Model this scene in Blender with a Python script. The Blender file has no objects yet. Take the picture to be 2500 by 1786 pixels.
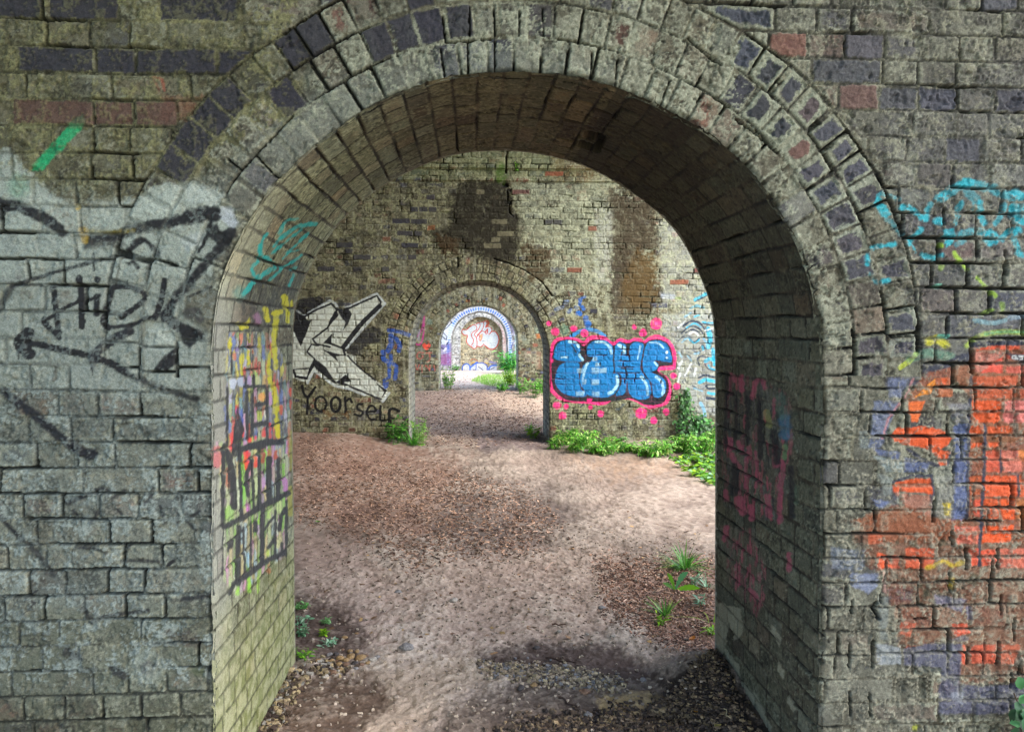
import bpy, math
import numpy as np
from mathutils import Matrix, Vector

SC = bpy.context.scene
COL = SC.collection
rng = np.random.default_rng(11)

# ------------------------------------------------------------------ camera
F, CX, CY = 1800.0, 1250.0, 893.0            # focal length / centre of the 2500 x 1786 frame
CAM = np.array([0.0, 0.0, 1.45])
yaw, pit = math.radians(2.54), math.radians(-2.80)
fw = np.array([math.sin(yaw)*math.cos(pit), math.cos(yaw)*math.cos(pit), math.sin(pit)])
rt = np.array([math.cos(yaw), -math.sin(yaw), 0.0])
up = np.cross(rt, fw)
cam = bpy.data.cameras.new('camera'); co = bpy.data.objects.new('camera', cam); COL.objects.link(co)
m = Matrix.Identity(4)
for i in range(3):
    m[i][0], m[i][1], m[i][2], m[i][3] = rt[i], up[i], -fw[i], CAM[i]
co.matrix_world = m
cam.sensor_width = 36.0; cam.lens = F/2500*36; cam.clip_start = 0.05; cam.clip_end = 2000
SC.camera = co

def proj(P):
    d = P - CAM
    z = d @ fw
    z = np.where(np.abs(z) < 1e-4, 1e-4, z)
    return CX + F*(d @ rt)/z, CY - F*(d @ up)/z

def ray(px, py):
    return fw + rt*((px-CX)/F) - up*((py-CY)/F)

def on_y(px, py, Y):                          # survey point on a wall plane y = Y
    d = ray(px, py); t = (Y-CAM[1])/d[1]; return CAM + t*d

def on_z(px, py, z=0.0):                      # survey point on level ground
    d = ray(px, py); t = (z-CAM[2])/d[2]; return CAM + t*d

# ------------------------------------------------------------------ noise
def _h(ix, iy, seed):
    ix = (ix.astype(np.int64) & 0xffffffff).astype(np.uint32); iy = (iy.astype(np.int64) & 0xffffffff).astype(np.uint32)
    h = ix*np.uint32(374761393) + iy*np.uint32(668265263) + np.uint32((seed*2246822519+97) & 0xffffffff)
    h = (h ^ (h >> np.uint32(13)))*np.uint32(1274126177)
    h = (h ^ (h >> np.uint32(16)))*np.uint32(2654435769)
    return ((h ^ (h >> np.uint32(15))) & np.uint32(0xffffff)).astype(np.float32)/np.float32(0xffffff)

def noise(x, y, seed=0):                      # value noise 0..1
    x0 = np.floor(x); y0 = np.floor(y)
    fx = (x-x0).astype(np.float32); fy = (y-y0).astype(np.float32)
    fx = fx*fx*fx*(fx*(fx*6-15)+10); fy = fy*fy*fy*(fy*(fy*6-15)+10)
    a = _h(x0, y0, seed); b = _h(x0+1, y0, seed); c = _h(x0, y0+1, seed); d = _h(x0+1, y0+1, seed)
    return a+(b-a)*fx+(c-a)*fy+(a-b-c+d)*fx*fy

def fbm(x, y, seed=0, oc=4, g=0.5):
    s = 0; a = 1.0; t = 0
    ca, sa = 0.8, 0.6
    for i in range(oc):
        s = s + a*noise(x, y, seed+i*17); t += a; a *= g
        x, y = 2.03*(ca*x-sa*y)+3.1, 2.03*(sa*x+ca*y)+1.7
    return s/t

def ss(a, b, x):
    t = np.clip((x-a)/(b-a), 0, 1); return t*t*(3-2*t)

def lerp(a, b, t):
    return a+(b-a)*t

def C(h):                                     # sRGB hex -> linear
    v = np.array([int(h[i:i+2], 16)/255 for i in (0, 2, 4)])
    return np.where(v <= 0.04045, v/12.92, ((v+0.055)/1.055)**2.4).astype(np.float32)

# ------------------------------------------------------------------ brick coursing
def cells(u, v, pitch, kind, seed, wob=0.005):
    """Brick cell of each point: u along the course, v across it."""
    du_ = wob*2*(fbm(u*5, v*5, seed+91, 2)-.5); dv_ = wob*2*(fbm(u*3+9, v*3, seed+92, 2)-.5)
    u = u+du_; v = v+dv_
    row = np.floor(v/pitch).astype(int)
    fv = v-row*pitch
    dv = np.minimum(fv, pitch-fv)
    idx = np.zeros(u.shape, int); du = np.zeros(u.shape, np.float32); w = np.zeros(u.shape, np.float32); fx = np.zeros(u.shape, np.float32)
    umin, umax = float(u.min())-.6, float(u.max())+.6
    order = np.argsort(row, kind='stable'); rs = row[order]
    rows, st = np.unique(rs, return_index=True); st = np.append(st, len(rs))
    for k, r in enumerate(rows):
        g = np.random.default_rng(int(seed*1000+r+5000))
        n = int((umax-umin)/0.09)+8
        if kind == 'ring': L = g.normal(.0795, .003, n)
        else:
            p = {'english': (.95 if r % 2 == 0 else .5), 'soffit': .8}[kind]
            hd = g.random(n) < p
            L = np.where(hd, g.normal(.114, .006, n), g.normal(.225, .010, n))
        e = umin-g.random()*.2+np.cumsum(np.clip(L, .05, .3)); e = np.append(umin-.3, e)
        I = order[st[k]:st[k+1]]; uu = u[I]
        j = np.clip(np.searchsorted(e, uu)-1, 0, len(e)-2)
        a = e[j]; b = e[j+1]
        idx[I] = j; du[I] = np.minimum(uu-a, b-uu); w[I] = b-a; fx[I] = (uu-a)/(b-a)-.5
    return dict(row=row, idx=idx, du=du, dv=dv.astype(np.float32), w=w, fx=fx, fy=(fv/pitch-.5).astype(np.float32), seed=seed)

def rnd(c, k):
    return _h(c['row']*7919+c['idx'], c['idx']*131+k*977, c['seed']+k)

# ------------------------------------------------------------------ painted / weathered surface
class Surf:
    def __init__(s, P, N, a, b):
        s.P = P; s.N = N; s.a = a; s.b = b    # a, b: surface coordinates in metres
        n = len(P)
        s.col = np.zeros((n, 3), np.float32); s.gl = np.zeros(n, np.float32); s.h = np.zeros(n, np.float32)
        s.part = np.zeros(n, np.int16); s.inb = np.ones(n, np.float32)
        s.pu, s.pv = proj(P)
        s.pu = s.pu.astype(np.float32); s.pv = s.pv.astype(np.float32)
        s.px = 1.0                            # survey pixels -> scale for spray roughness
        s.wear = None

def weather(S, c, st):
    """Colour and relief of old brickwork. st: style dict."""
    a, b = S.a, S.b; sd = st.get('seed', 1)
    k = st.get('k', 1.0)                      # feature scale
    R0, R1, R2, R3, R4, R5, R6 = (rnd(c, i) for i in range(7))
    n1 = fbm(a*9, b*9, sd+1, 4); n2 = fbm(a*38/k, b*38/k, sd+2, 4, .6); n3 = fbm(a*120/k, b*120/k, sd+3, 3, .6)
    n4 = fbm(a*2.2, b*2.2, sd+4, 3)
    jw = st.get('jw', .0050)
    d = np.minimum(c['du'], c['dv'])
    cr = np.hypot(np.maximum(.008-c['du'], 0), np.maximum(.008-c['dv'], 0))
    d = np.where(cr > 0, np.minimum(d, .008-cr), d)
    rag = st.get('rag', 1)
    dn = d-jw-(R4-.4)*.002+(n2-.5)*.006*rag+(n3-.5)*.004*rag
    sh = st.get('sharp', 1.0)
    inb = ss(-.0012*sh, .0022*sh, dn)
    S.inb = inb.astype(np.float32); S.dn = dn
    # fine dark line along most joints, deep slots where the pointing is lost
    along = fbm(a*6+c['row']*.37, b*6, sd+5, 3)+st.get('gap', 0.0)
    lw = st.get('line', .0022)
    line = ss(lw*1.35, lw*.5, np.abs(d-jw*.35)+(n3-.5)*.0022)*ss(.30, .52, along+.18*(n1-.5))
    gap = ss(.595, .635, along)*(1-ss(-.001, .002, d-jw*.8+(n3-.5)*.003))
    bh = (R0-.5)*.0050+(R1-.5)*.006*c['fx']+(R2-.5)*.005*c['fy']-.005*ss(.60, .85, n2*.5+n1*.5+.12*(R3-.5))+(n2-.5)*.0025+(n3-.5)*.0032
    mh = -.0020+(n2-.5)*.005+(n3-.5)*.003
    spn = fbm(a*30/k**.5, b*30/k**.5, sd+11, 4, .55)+.20*(R6-.5)
    spall = ss(.585, .61, spn)*inb*ss(.35, .55, R4)                 # faces that have flaked off
    bh = bh-spall*.0055
    S.h = (lerp(mh, bh, inb)-gap*.019-line*.0045).astype(np.float32)
    # colour: every brick its own tone
    pal = st['pal']                           # [(weight, colour)...]
    wsum = np.cumsum([p[0] for p in pal]); wsum = wsum/wsum[-1]
    pick = np.clip(R3+.18*(n4-.5), 0, .9999)
    pc = np.array([C(p[1]) for p in pal], np.float32)
    ci = np.searchsorted(wsum, pick)
    col = pc[np.clip(ci, 0, len(pal)-1)]
    col = col*(0.55+.90*R2)[:, None]*(1+(R5-.5)[:, None]*np.array([.16, .0, -.16], np.float32))*(0.60+.8*n2)[:, None]*(.60+.80*n3)[:, None]
    col = col*(1-.34*spall*(R5 > .5))[:, None]*(1+.30*spall*(R5 <= .5))[:, None]
    # crust of lichen: some bricks wear it all over, some only at their edges
    edge = 1-ss(.0, .022, dn+.008*(n2-.5))
    crust = n2*.50+n1*.25+edge*st.get('edge', .26)+(R6-.5)*.85+st.get('crust', 0.0)+.30*(n4-.5)
    cm = ss(.52, .62, crust+.45*(n3-.5)+st.get('cadd', .10))[:, None]
    lich = lerp(C(st.get('l1', '6d6a50')), C(st.get('l2', '9a9a80')), ss(.35, .68, n3*.65+n2*.35)[:, None])
    lich = lich*((.66+.4*n1)*(.72+.5*R0))[:, None]
    col = lerp(col, lich, cm*st.get('lop', .85))
    rim = (ss(.001, .004, dn)*(1-ss(.006, .011, dn+.006*(n2-.5))))*ss(.45, .7, R0)*st.get('rim', .5)
    col = lerp(col, C(st.get('rimc', 'a3a892')), (rim*ss(.3, .6, n3))[:, None])
    mort = lerp(C(st.get('m1', '4a4636')), C(st.get('m2', '8d8a70')), ss(.38, .62, n1*.7+n2*.3)[:, None])*(.65+.7*n3)[:, None]
    col = lerp(mort, col, inb[:, None])
    # specks and pits
    col = lerp(col, C(st.get('spk', 'b4b69e')), (ss(.69, .80, n3+.25*(n1-.5))*st.get('speck', .55))[:, None])
    pit = ss(.62, .74, fbm(a*85/k+5, b*85/k, sd+8, 3, .6)+.3*(n1-.5))
    col = col*(1-.62*pit)[:, None]; S.h -= (pit*.0022).astype(np.float32)
    run = fbm(a*11, b*.9, sd+14, 3, .55); run2 = fbm(a*17, b*1.3, sd+15, 3, .55)   # rain runs down the face
    rk = st.get('runs', .5)
    col = lerp(col, C('2f2d22'), (ss(.56, .68, run+.3*(n3-.5))*rk*.75)[:, None])
    col = lerp(col, C('a0a28c'), (ss(.60, .72, run2+.35*(n2-.5))*rk*.7)[:, None])
    S.col = lerp(col, C('1b1912'), np.maximum(gap*.93, line*st.get('lineop', .66))[:, None]).astype(np.float32)
    S.line = line; S.gap = gap; S.n1, S.n2, S.n3 = n1, n2, n3; S.c = c
    S.wear = (n2*.6+n3*.4).astype(np.float32)

def curve(pts, n=6):
    p = np.array(pts, float)
    if len(p) < 3: return p
    q = np.vstack([2*p[0]-p[1], p, 2*p[-1]-p[-2]]); out = []
    for i in range(1, len(q)-2):
        for t in np.linspace(0, 1, n, endpoint=False):
            a, b, c, d = q[i-1], q[i], q[i+1], q[i+2]
            out.append(.5*((2*b)+(c-a)*t+(2*a-5*b+4*c-d)*t*t+(3*b-a-3*c+d)*t**3))
    out.append(p[-1]); return np.array(out)

def brick_tone(S, cr, q, color, op=.9, rim=None):
    """Recolour the one brick that lies at the given survey point."""
    p = cr([(sum(x for x, _ in q)/len(q), sum(y for _, y in q)/len(q))])[0]
    I = np.nonzero((np.abs(S.pu-p[0]) < 130) & (np.abs(S.pv-p[1]) < 130))[0]
    if not len(I): return
    k = I[np.argmin((S.pu[I]-p[0])**2+(S.pv[I]-p[1])**2+1e4*(S.inb[I] < .5))]
    I = I[(S.c['row'][I] == S.c['row'][k]) & (S.c['idx'][I] == S.c['idx'][k])]
    dn = S.dn[I]+.007*(S.n2[I]-.5)+.004*(S.n3[I]-.5)
    if rim:
        S.col[I] = lerp(S.col[I], C(rim)*(.6+.7*S.n3[I])[:, None], (ss(-.002, .002, dn)*(.35+.55*ss(.4, .6, S.n1[I])))[:, None]); dn = dn-.005-.010*_h(S.c['row'][k:k+1], S.c['idx'][k:k+1], 9)[0]+.016*(S.n2[I]-.5)
    S.col[I] = lerp(S.col[I], C(color)*(.62+.5*S.n2[I]+.3*S.n3[I])[:, None], (ss(-.001, .003, dn)*op)[:, None])

def seg_dist(x, y, p, closed=False):
    best = np.full(x.shape, 1e12, np.float32); par = np.zeros(x.shape, np.float32)
    q = np.vstack([p, p[:1]]) if closed else p
    if len(q) == 1: return np.hypot(x-q[0, 0], y-q[0, 1]).astype(np.float32), par
    for i in range(len(q)-1):
        ax, ay = q[i]; bx, by = q[i+1]; dx, dy = bx-ax, by-ay; L = dx*dx+dy*dy+1e-12
        t = np.clip(((x-ax)*dx+(y-ay)*dy)/L, 0, 1)
        dd = (x-ax-t*dx)**2+(y-ay-t*dy)**2
        k = dd < best; best = np.where(k, dd, best); par = np.where(k, i+t, par)
    return np.sqrt(best), par

def inside(x, y, p):
    r = np.zeros(x.shape, bool); n = len(p)
    for i in range(n):
        x1, y1 = p[i]; x2, y2 = p[(i+1) % n]
        if y1 == y2: continue
        k = (y1 > y) != (y2 > y)
        r ^= k & (x < (x2-x1)*(y-y1)/(y2-y1)+x1)
    return r

class Crop:
    """Survey sheet: points read off an enlarged part of the photograph."""
    def __init__(s, x0, y0, sc): s.x0, s.y0, s.sc = x0, y0, sc
    def __call__(s, pts): return np.array([(x/s.sc+s.x0, y/s.sc+s.y0) for x, y in pts])

def _apply(S, I, m, color, wear, joint, gl):
    w = S.wear[I]
    m = m*(1-wear*ss(.48, .66, w+.25*(S.n1[I]-.5)))*(1-joint*(1-S.inb[I]))*(1-.85*S.gap[I])
    col = C(color) if isinstance(color, str) else color
    if float(np.mean(col)) < .05: m = 1-(1-np.clip(m, 0, 1))**2.1     # black paint hides what lies under it
    S.col[I] = lerp(S.col[I], col*(.70+.36*S.n2[I]+.24*S.n3[I])[:, None], m[:, None])
    S.gl[I] = np.maximum(S.gl[I]*(1-m), m*gl)

def stroke(S, cr, pts, w, color, op=.92, soft=1.2, rough=2.0, wear=.35, joint=.35, cur=True, gl=.3):
    p = cr(pts); w = w/cr.sc/2
    if cur and len(p) > 2: p = curve(p)
    M = w+soft+rough+3
    I = np.nonzero((S.pu > p[:, 0].min()-M) & (S.pu < p[:, 0].max()+M) & (S.pv > p[:, 1].min()-M) & (S.pv < p[:, 1].max()+M))[0]
    if not len(I): return
    d, _ = seg_dist(S.pu[I], S.pv[I], p)
    d = d+rough*S.px*2*(fbm(S.pu[I]/(9*S.px), S.pv[I]/(9*S.px), 5, 3)-.5)
    _apply(S, I, ss(w+soft*S.px, w-soft*S.px, d)*op if w > soft*S.px else ss(w+soft*S.px, 0, d)*op, color, wear, joint, gl)

def poly(S, cr, pts, color, op=.92, soft=1.2, rough=2.0, wear=.35, joint=.35, cur=False, gl=.3, part=None):
    p = cr(pts)
    if cur: p = curve(np.vstack([p, p[:1]]))
    M = soft+rough+3
    I = np.nonzero((S.pu > p[:, 0].min()-M) & (S.pu < p[:, 0].max()+M) & (S.pv > p[:, 1].min()-M) & (S.pv < p[:, 1].max()+M))[0]
    if not len(I): return
    d, _ = seg_dist(S.pu[I], S.pv[I], p, True)
    ins = inside(S.pu[I], S.pv[I], p)
    if part is not None: S.part[I[ins]] = part
    if color is None: return
    d = np.where(ins, -d, d)+rough*S.px*2*(fbm(S.pu[I]/(9*S.px), S.pv[I]/(9*S.px), 6, 3)-.5)
    _apply(S, I, ss(soft*S.px, -soft*S.px, d)*op, color, wear, joint, gl)

def dots(S, cr, lst, color, **k):
    for x, y, r in lst: stroke(S, cr, [(x, y)], 2*r, color, **k)

def region(S, cr, pts, part): poly(S, cr, pts, None, part=part)

# ------------------------------------------------------------------ mesh output
def mesh_from(name, V, Q, col=None, mat=None, parent=None, smooth=True, tri=False):
    me = bpy.data.meshes.new(name)
    k = Q.shape[1]
    me.vertices.add(len(V)); me.vertices.foreach_set('co', np.ascontiguousarray(V, np.float32).ravel())
    me.loops.add(Q.size); me.loops.foreach_set('vertex_index', np.ascontiguousarray(Q, np.int32).ravel())
    me.polygons.add(len(Q)); me.polygons.foreach_set('loop_start', np.arange(0, Q.size, k, dtype=np.int32))
    me.update(calc_edges=True)
    if col is not None:
        at = me.color_attributes.new('Col', 'FLOAT_COLOR', 'POINT')
        at.data.foreach_set('color', np.ascontiguousarray(col, np.float32).ravel())
    me.polygons.foreach_set('use_smooth', np.full(len(Q), smooth, bool))
    if mat: me.materials.append(mat)
    o = bpy.data.objects.new(name, me); COL.objects.link(o)
    if parent: o.parent = parent
    return o

def emit(S, Q, names, mat, parent, labels={}):
    """One mesh per part of the surface, all seamless pieces of the same relief."""
    V = S.P+S.N*S.h[:, None]
    col = np.concatenate([np.clip(S.col, .004, .9), S.gl[:, None]], 1)
    fp = S.part[Q[:, 0]]
    for k, nm in names.items():
        q = Q[fp == k]
        if not len(q): continue
        u, inv = np.unique(q, return_inverse=True)
        o = mesh_from(nm, V[u]-np.array(parent.location), inv.reshape(q.shape), col[u], mat, parent)
        if k in labels: o['label'] = labels[k]

def empty(name, loc, label=None, cat=None, group=None):
    o = bpy.data.objects.new(name, None); COL.objects.link(o); o.location = loc
    o.empty_display_size = .2
    if label: o['label'] = label
    if cat: o['category'] = cat
    if group: o['group'] = group
    return o

def grid_quads(nu, nv):
    i = np.arange(nu*nv).reshape(nv, nu)
    return np.stack([i[:-1, :-1], i[:-1, 1:], i[1:, 1:], i[1:, :-1]], -1).reshape(-1, 4)

# ------------------------------------------------------------------ materials
def mat_new(name):
    mt = bpy.data.materials.new(name); mt.use_nodes = True
    nt = mt.node_tree; return mt, nt, nt.nodes['Principled BSDF']

def attr_material(name, rough=.9, bump=.0016, scale=230, gloss=.5, var=.32):
    mt, nt, p = mat_new(name); N = nt.nodes; L = nt.links
    at = N.new('ShaderNodeAttribute'); at.attribute_name = 'Col'
    tc = N.new('ShaderNodeTexCoord')
    nz = N.new('ShaderNodeTexNoise'); nz.inputs['Scale'].default_value = scale; nz.inputs['Detail'].default_value = 6; nz.inputs['Roughness'].default_value = .7
    L.new(tc.outputs['Object'], nz.inputs['Vector'])
    mr = N.new('ShaderNodeMapRange'); mr.inputs['From Min'].default_value = .3; mr.inputs['From Max'].default_value = .7
    mr.inputs['To Min'].default_value = 1-var; mr.inputs['To Max'].default_value = 1+var
    L.new(nz.outputs['Fac'], mr.inputs['Value'])
    mx = N.new('ShaderNodeVectorMath'); mx.operation = 'SCALE'
    L.new(at.outputs['Color'], mx.inputs[0]); L.new(mr.outputs['Result'], mx.inputs['Scale'])
    L.new(mx.outputs['Vector'], p.inputs['Base Color'])
    rr = N.new('ShaderNodeMapRange'); rr.inputs['To Min'].default_value = rough; rr.inputs['To Max'].default_value = rough-gloss
    L.new(at.outputs['Alpha'], rr.inputs['Value']); L.new(rr.outputs['Result'], p.inputs['Roughness'])
    if bump:
        bp = N.new('ShaderNodeBump'); bp.inputs['Distance'].default_value = bump; bp.inputs['Strength'].default_value = .8
        L.new(nz.outputs['Fac'], bp.inputs['Height']); L.new(bp.outputs['Normal'], p.inputs['Normal'])
    p.inputs['Specular IOR Level'].default_value = .35
    return mt

M_BRICK = attr_material('weathered_brickwork', var=.42)
M_GROUND = attr_material('trodden_earth', rough=.95, bump=.003, scale=140, gloss=.75, var=.3)
M_CHIP = attr_material('dry_litter', rough=.85, bump=0, scale=90)

def plain_brick():
    mt, nt, p = mat_new('plain_viaduct_brick'); N = nt.nodes; L = nt.links
    tc = N.new('ShaderNodeTexCoord'); b = N.new('ShaderNodeTexBrick')
    b.inputs['Color1'].default_value = (.17, .15, .11, 1); b.inputs['Color2'].default_value = (.24, .21, .16, 1); b.inputs['Mortar'].default_value = (.26, .25, .2, 1)
    b.inputs['Scale'].default_value = 1; b.inputs['Brick Width'].default_value = .225; b.inputs['Row Height'].default_value = .075; b.inputs['Mortar Size'].default_value = .006
    mp = N.new('ShaderNodeMapping'); mp.inputs['Rotation'].default_value = (math.pi/2, 0, 0)
    L.new(tc.outputs['Object'], mp.inputs['Vector']); L.new(mp.outputs['Vector'], b.inputs['Vector'])
    L.new(b.outputs['Color'], p.inputs['Base Color']); p.inputs['Roughness'].default_value = .9
    return mt
M_PLAIN = plain_brick()

def leaf_material(name, rgh=.5, tr=.35):
    mt, nt, p = mat_new(name); N = nt.nodes; L = nt.links
    at = N.new('ShaderNodeAttribute'); at.attribute_name = 'Col'
    L.new(at.outputs['Color'], p.inputs['Base Color']); p.inputs['Roughness'].default_value = rgh
    t = N.new('ShaderNodeBsdfTranslucent'); L.new(at.outputs['Color'], t.inputs['Color'])
    mx = N.new('ShaderNodeMixShader'); mx.inputs['Fac'].default_value = tr
    L.new(p.outputs['BSDF'], mx.inputs[1]); L.new(t.outputs['BSDF'], mx.inputs[2])
    L.new(mx.outputs['Shader'], N['Material Output'].inputs['Surface'])
    return mt
M_LEAF = leaf_material('green_leaf')
# ------------------------------------------------------------------ the viaduct
XL, XR, THICK, BAY = -5.6, 4.3, 0.95, 7.20
def resample(p, step):
    d = np.r_[0, np.cumsum(np.hypot(*np.diff(p, axis=0).T))]
    n = max(8, int(d[-1]/step)); t = np.linspace(0, d[-1], n)
    return np.stack([np.interp(t, d, p[:, 0]), np.interp(t, d, p[:, 1])], 1), t

def profile(px, Y, step=.03, low=-.5):
    p = np.array([on_y(x, y, Y)[[0, 2]] for x, y in px])
    p = curve(p, 8)
    for _ in range(3):
        q = resample(p, .012)[0]; k = 15; w = np.hanning(k+2)[1:-1]; w /= w.sum()
        p = np.stack([np.convolve(np.pad(q[:, i], k//2, 'reflect', reflect_type='odd'), w, 'valid') for i in (0, 1)], 1)
    p = np.vstack([[p[0, 0], low], p[p[:, 1] > low+.05], [p[-1, 0], low]])
    return resample(p, step)

def lines(fine0, fine1, step, segs, lo, hi):
    """Grid lines: fine in the middle, coarser outwards."""
    x = list(np.arange(fine0, fine1, step)); a, b = x[0], x[-1]
    for w, s in segs:
        e = a-w
        while a-s > e and a-s > lo: a -= s; x.insert(0, a)
        e = b+w
        while b+s < e and b+s < hi: b += s; x.append(b)
    if x[0] > lo: x.insert(0, lo)
    if x[-1] < hi: x.append(hi)
    return np.array(x)

def pier_face(Y, xs, zs, prof, arc, rings, ringw, spring, st, bias=None, bands=()):
    X, Z = np.meshgrid(xs, zs); x = X.ravel().astype(np.float64); z = Z.ravel().astype(np.float64)
    Q = grid_quads(len(xs), len(zs))
    sd = np.full(x.shape, 9.0, np.float32); par = np.zeros(x.shape, np.float32)
    T = rings*ringw
    near = np.nonzero((x > prof[:, 0].min()-T-.1) & (x < prof[:, 0].max()+T+.1) & (z < prof[:, 1].max()+T+.1))[0]
    d, pr = seg_dist(x[near], z[near], prof)
    ins = inside(x[near], z[near], prof)
    sd[near] = np.where(ins, -d, d); par[near] = pr
    keep = (sd[Q] >= 0).any(1); Q = Q[keep]
    used = np.zeros(len(x), bool); used[Q.ravel()] = True
    sn = np.nonzero(used & (sd < 0))[0]       # snap the rim of the opening onto the arch line
    i = np.clip(par[sn].astype(int), 0, len(prof)-2); f = (par[sn]-i)[:, None]
    pp = prof[i]*(1-f)+prof[i+1]*f
    x[sn] = pp[:, 0]; z[sn] = pp[:, 1]; sd[sn] = 0
    u, inv = np.unique(Q, return_inverse=True); Q = inv.reshape(Q.shape)
    x, z, sd, par = x[u], z[u], sd[u], par[u]
    P = np.stack([x, np.full_like(x, Y), z], 1); N = np.zeros_like(P); N[:, 1] = -1
    S = Surf(P, N, x.astype(np.float32), z.astype(np.float32))
    c = cells(S.a, S.b, .075, 'english', st['seed'])
    uc = S.a.copy()
    s_arc = np.interp(par, np.arange(len(prof)), arc).astype(np.float32)
    Tj = T+.006*2*(fbm(S.a*4, S.b*4, 3, 2)-.5)
    ring = (sd < Tj) & (z > spring+.02*(fbm(S.a*4, S.b*4, 33, 2)-.5))
    I = np.nonzero(ring)[0]
    S.ring = ring; S.sd = sd; S.s = s_arc
    if len(I):
        t = sd[I]; k = np.clip((t/ringw).astype(int), 0, rings-1)
        ua = s_arc[I]*(1+(k+.5)*ringw/.9)
        cr = cells(ua, t.astype(np.float32), ringw, 'ring', st['seed']+7, wob=.003)
        for key in ('row', 'idx', 'du', 'dv', 'w', 'fx', 'fy'):
            v = cr[key]
            if key == 'row': v = v+500
            c[key][I] = v
    # joint where ring meets the coursed wall
    if T > 0:
        jd = np.where(z > spring, np.abs(sd-Tj), 9)
        c['dv'] = np.minimum(c['dv'], jd).astype(np.float32)
    st = dict(st); st['gap'] = st.get('gap', 0)+(st['gapf'](x, z) if 'gapf' in st else 0)
    weather(S, c, st)
    arris = ss(.012, 0, sd-.006*(S.n2-.5))
    ch = fbm(S.a*16, S.b*16, 77, 3)
    S.h -= ((.006+.016*ss(.55, .7, ch))*ss(.018, 0, sd-.012*(ch-.5))).astype(np.float32)
    S.part[ring] = 1
    for z0, z1, pj in bands:
        S.h += (pj*((z >= z0) & (z < z1))).astype(np.float32)
    return S, Q

def soffit(prof_f, prof_b, Y, nd, ns, st):
    t = np.linspace(0, 1, ns); d = np.linspace(0, 1, nd)
    def at(p):
        q = np.linspace(0, 1, len(p)); return np.stack([np.interp(t, q, p[:, 0]), np.interp(t, q, p[:, 1])], 1)
    a, b = at(prof_f), at(prof_b)
    A = a[:, None, :]*(1-d[None, :, None])+b[:, None, :]*d[None, :, None]
    tan = np.gradient(a, axis=0); tan /= np.linalg.norm(tan, axis=1)[:, None]
    k = 41; ker = np.ones(k)/k
    nx = np.convolve(np.pad(tan[:, 1], k//2, 'edge'), ker, 'valid'); nz = np.convolve(np.pad(-tan[:, 0], k//2, 'edge'), ker, 'valid')
    arc = np.r_[0, np.cumsum(np.hypot(*np.diff(a, axis=0).T))]
    P = np.zeros((ns, nd, 3)); P[..., 0] = A[..., 0]; P[..., 1] = Y+d[None, :]*THICK; P[..., 2] = A[..., 1]
    N = np.zeros_like(P); N[..., 0] = nx[:, None]; N[..., 2] = nz[:, None]
    U = np.broadcast_to(d[None, :]*THICK, (ns, nd)); V = np.broadcast_to(arc[:, None], (ns, nd))
    S = Surf(P.reshape(-1, 3), N.reshape(-1, 3), U.ravel().astype(np.float32), V.ravel().astype(np.float32))
    c = cells(S.a, S.b, .0755, 'soffit', st['seed'])
    weather(S, c, st)
    ch = fbm(S.a*5, S.b*14, 78, 3)
    S.h = S.h-.002-(.003+.006*ss(.55, .7, ch))*(ss(.02, 0, S.a)+ss(THICK-.02, THICK, S.a)).astype(np.float32)
    return S, grid_quads(nd, ns)

def pier_back(root, prof_b, Y, zt):
    lo = -.5
    def part(nm, V, F):
        me = bpy.data.meshes.new(nm); me.from_pydata([Vector(v)-root.location for v in V], [], F); me.materials.append(M_PLAIN)
        o = bpy.data.objects.new(nm, me); COL.objects.link(o); o.parent = root; return o
    yb = Y+THICK
    V = [(XR, yb, lo), (XR, yb, zt), (XL, yb, zt), (XL, yb, lo)]+[(p[0], yb, p[1]) for p in prof_b]
    part('rear_face', V, [list(range(len(V)))])
    for x in (XL, XR):
        part('end_face', [(x, Y, lo), (x, yb, lo), (x, yb, zt), (x, Y, zt)], [(0, 1, 2, 3)])
    part('top_course', [(XL, Y, zt), (XR, Y, zt), (XR, yb, zt), (XL, yb, zt)], [(0, 1, 2, 3)])

PAL1 = [(.30, '727060'), (.24, '666454'), (.12, '786c5c'), (.07, '73574a'), (.13, '5c5957'), (.14, '48484f')]
ZT = 4.0
# ---- nearest pier
Y1 = 2.18
A1 = [(523.7, 1776), (521.5, 1517), (519, 1301), (519, 1086), (520, 1009), (518, 887), (520, 794), (528, 741), (544.7, 668), (569, 611), (601.6, 558), (641, 487), (689, 435.6),
      (744, 376), (823.6, 317), (900, 264.5), (970, 229), (1085, 191), (1208, 180), (1300, 181), (1384, 187), (1503, 216), (1613, 264), (1714, 317), (1824, 409), (1900, 516), (1939, 572), (1965, 647),
      (1986, 716), (2001, 794), (2005.6, 854), (2006, 1050), (2004, 1322), (2002, 1548), (2000.6, 1730)]
B1 = [(722, 1628), (718, 1300), (715, 1100), (715, 880), (717, 770), (724, 727), (736, 698), (768, 631), (821, 553), (894, 481), (990, 423), (1068, 389), (1136, 372), (1257, 368), (1329, 379),
      (1426, 403), (1494, 440), (1571, 490), (1634, 544), (1673, 597), (1702, 660), (1726, 713), (1741, 771), (1746, 880), (1746, 1100), (1746, 1300), (1745, 1622)]
p1f, arc1 = profile(A1, Y1); p1b, _ = profile(B1, Y1+THICK)
spring1 = on_y(2006, 920, Y1)[2]
st1 = dict(seed=21, pal=PAL1, gap=-.02, crust=.02, rim=.8, gapf=lambda x, z: (-.05*ss(-.35, -.6, x)*ss(1.5, 1.8, z)-.03*ss(-.2, -.6, x)*ss(1.95, 2.05, z)+.02*ss(.9, 1.1, x)).astype(np.float32), edge=.30, l1='62604b', l2='a1a28b', m1='45412f', m2='918e74', speck=.5)
xs = lines(-1.62, 1.78, .0034, [(.5, .012), (9, .06)], XL, XR)
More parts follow.
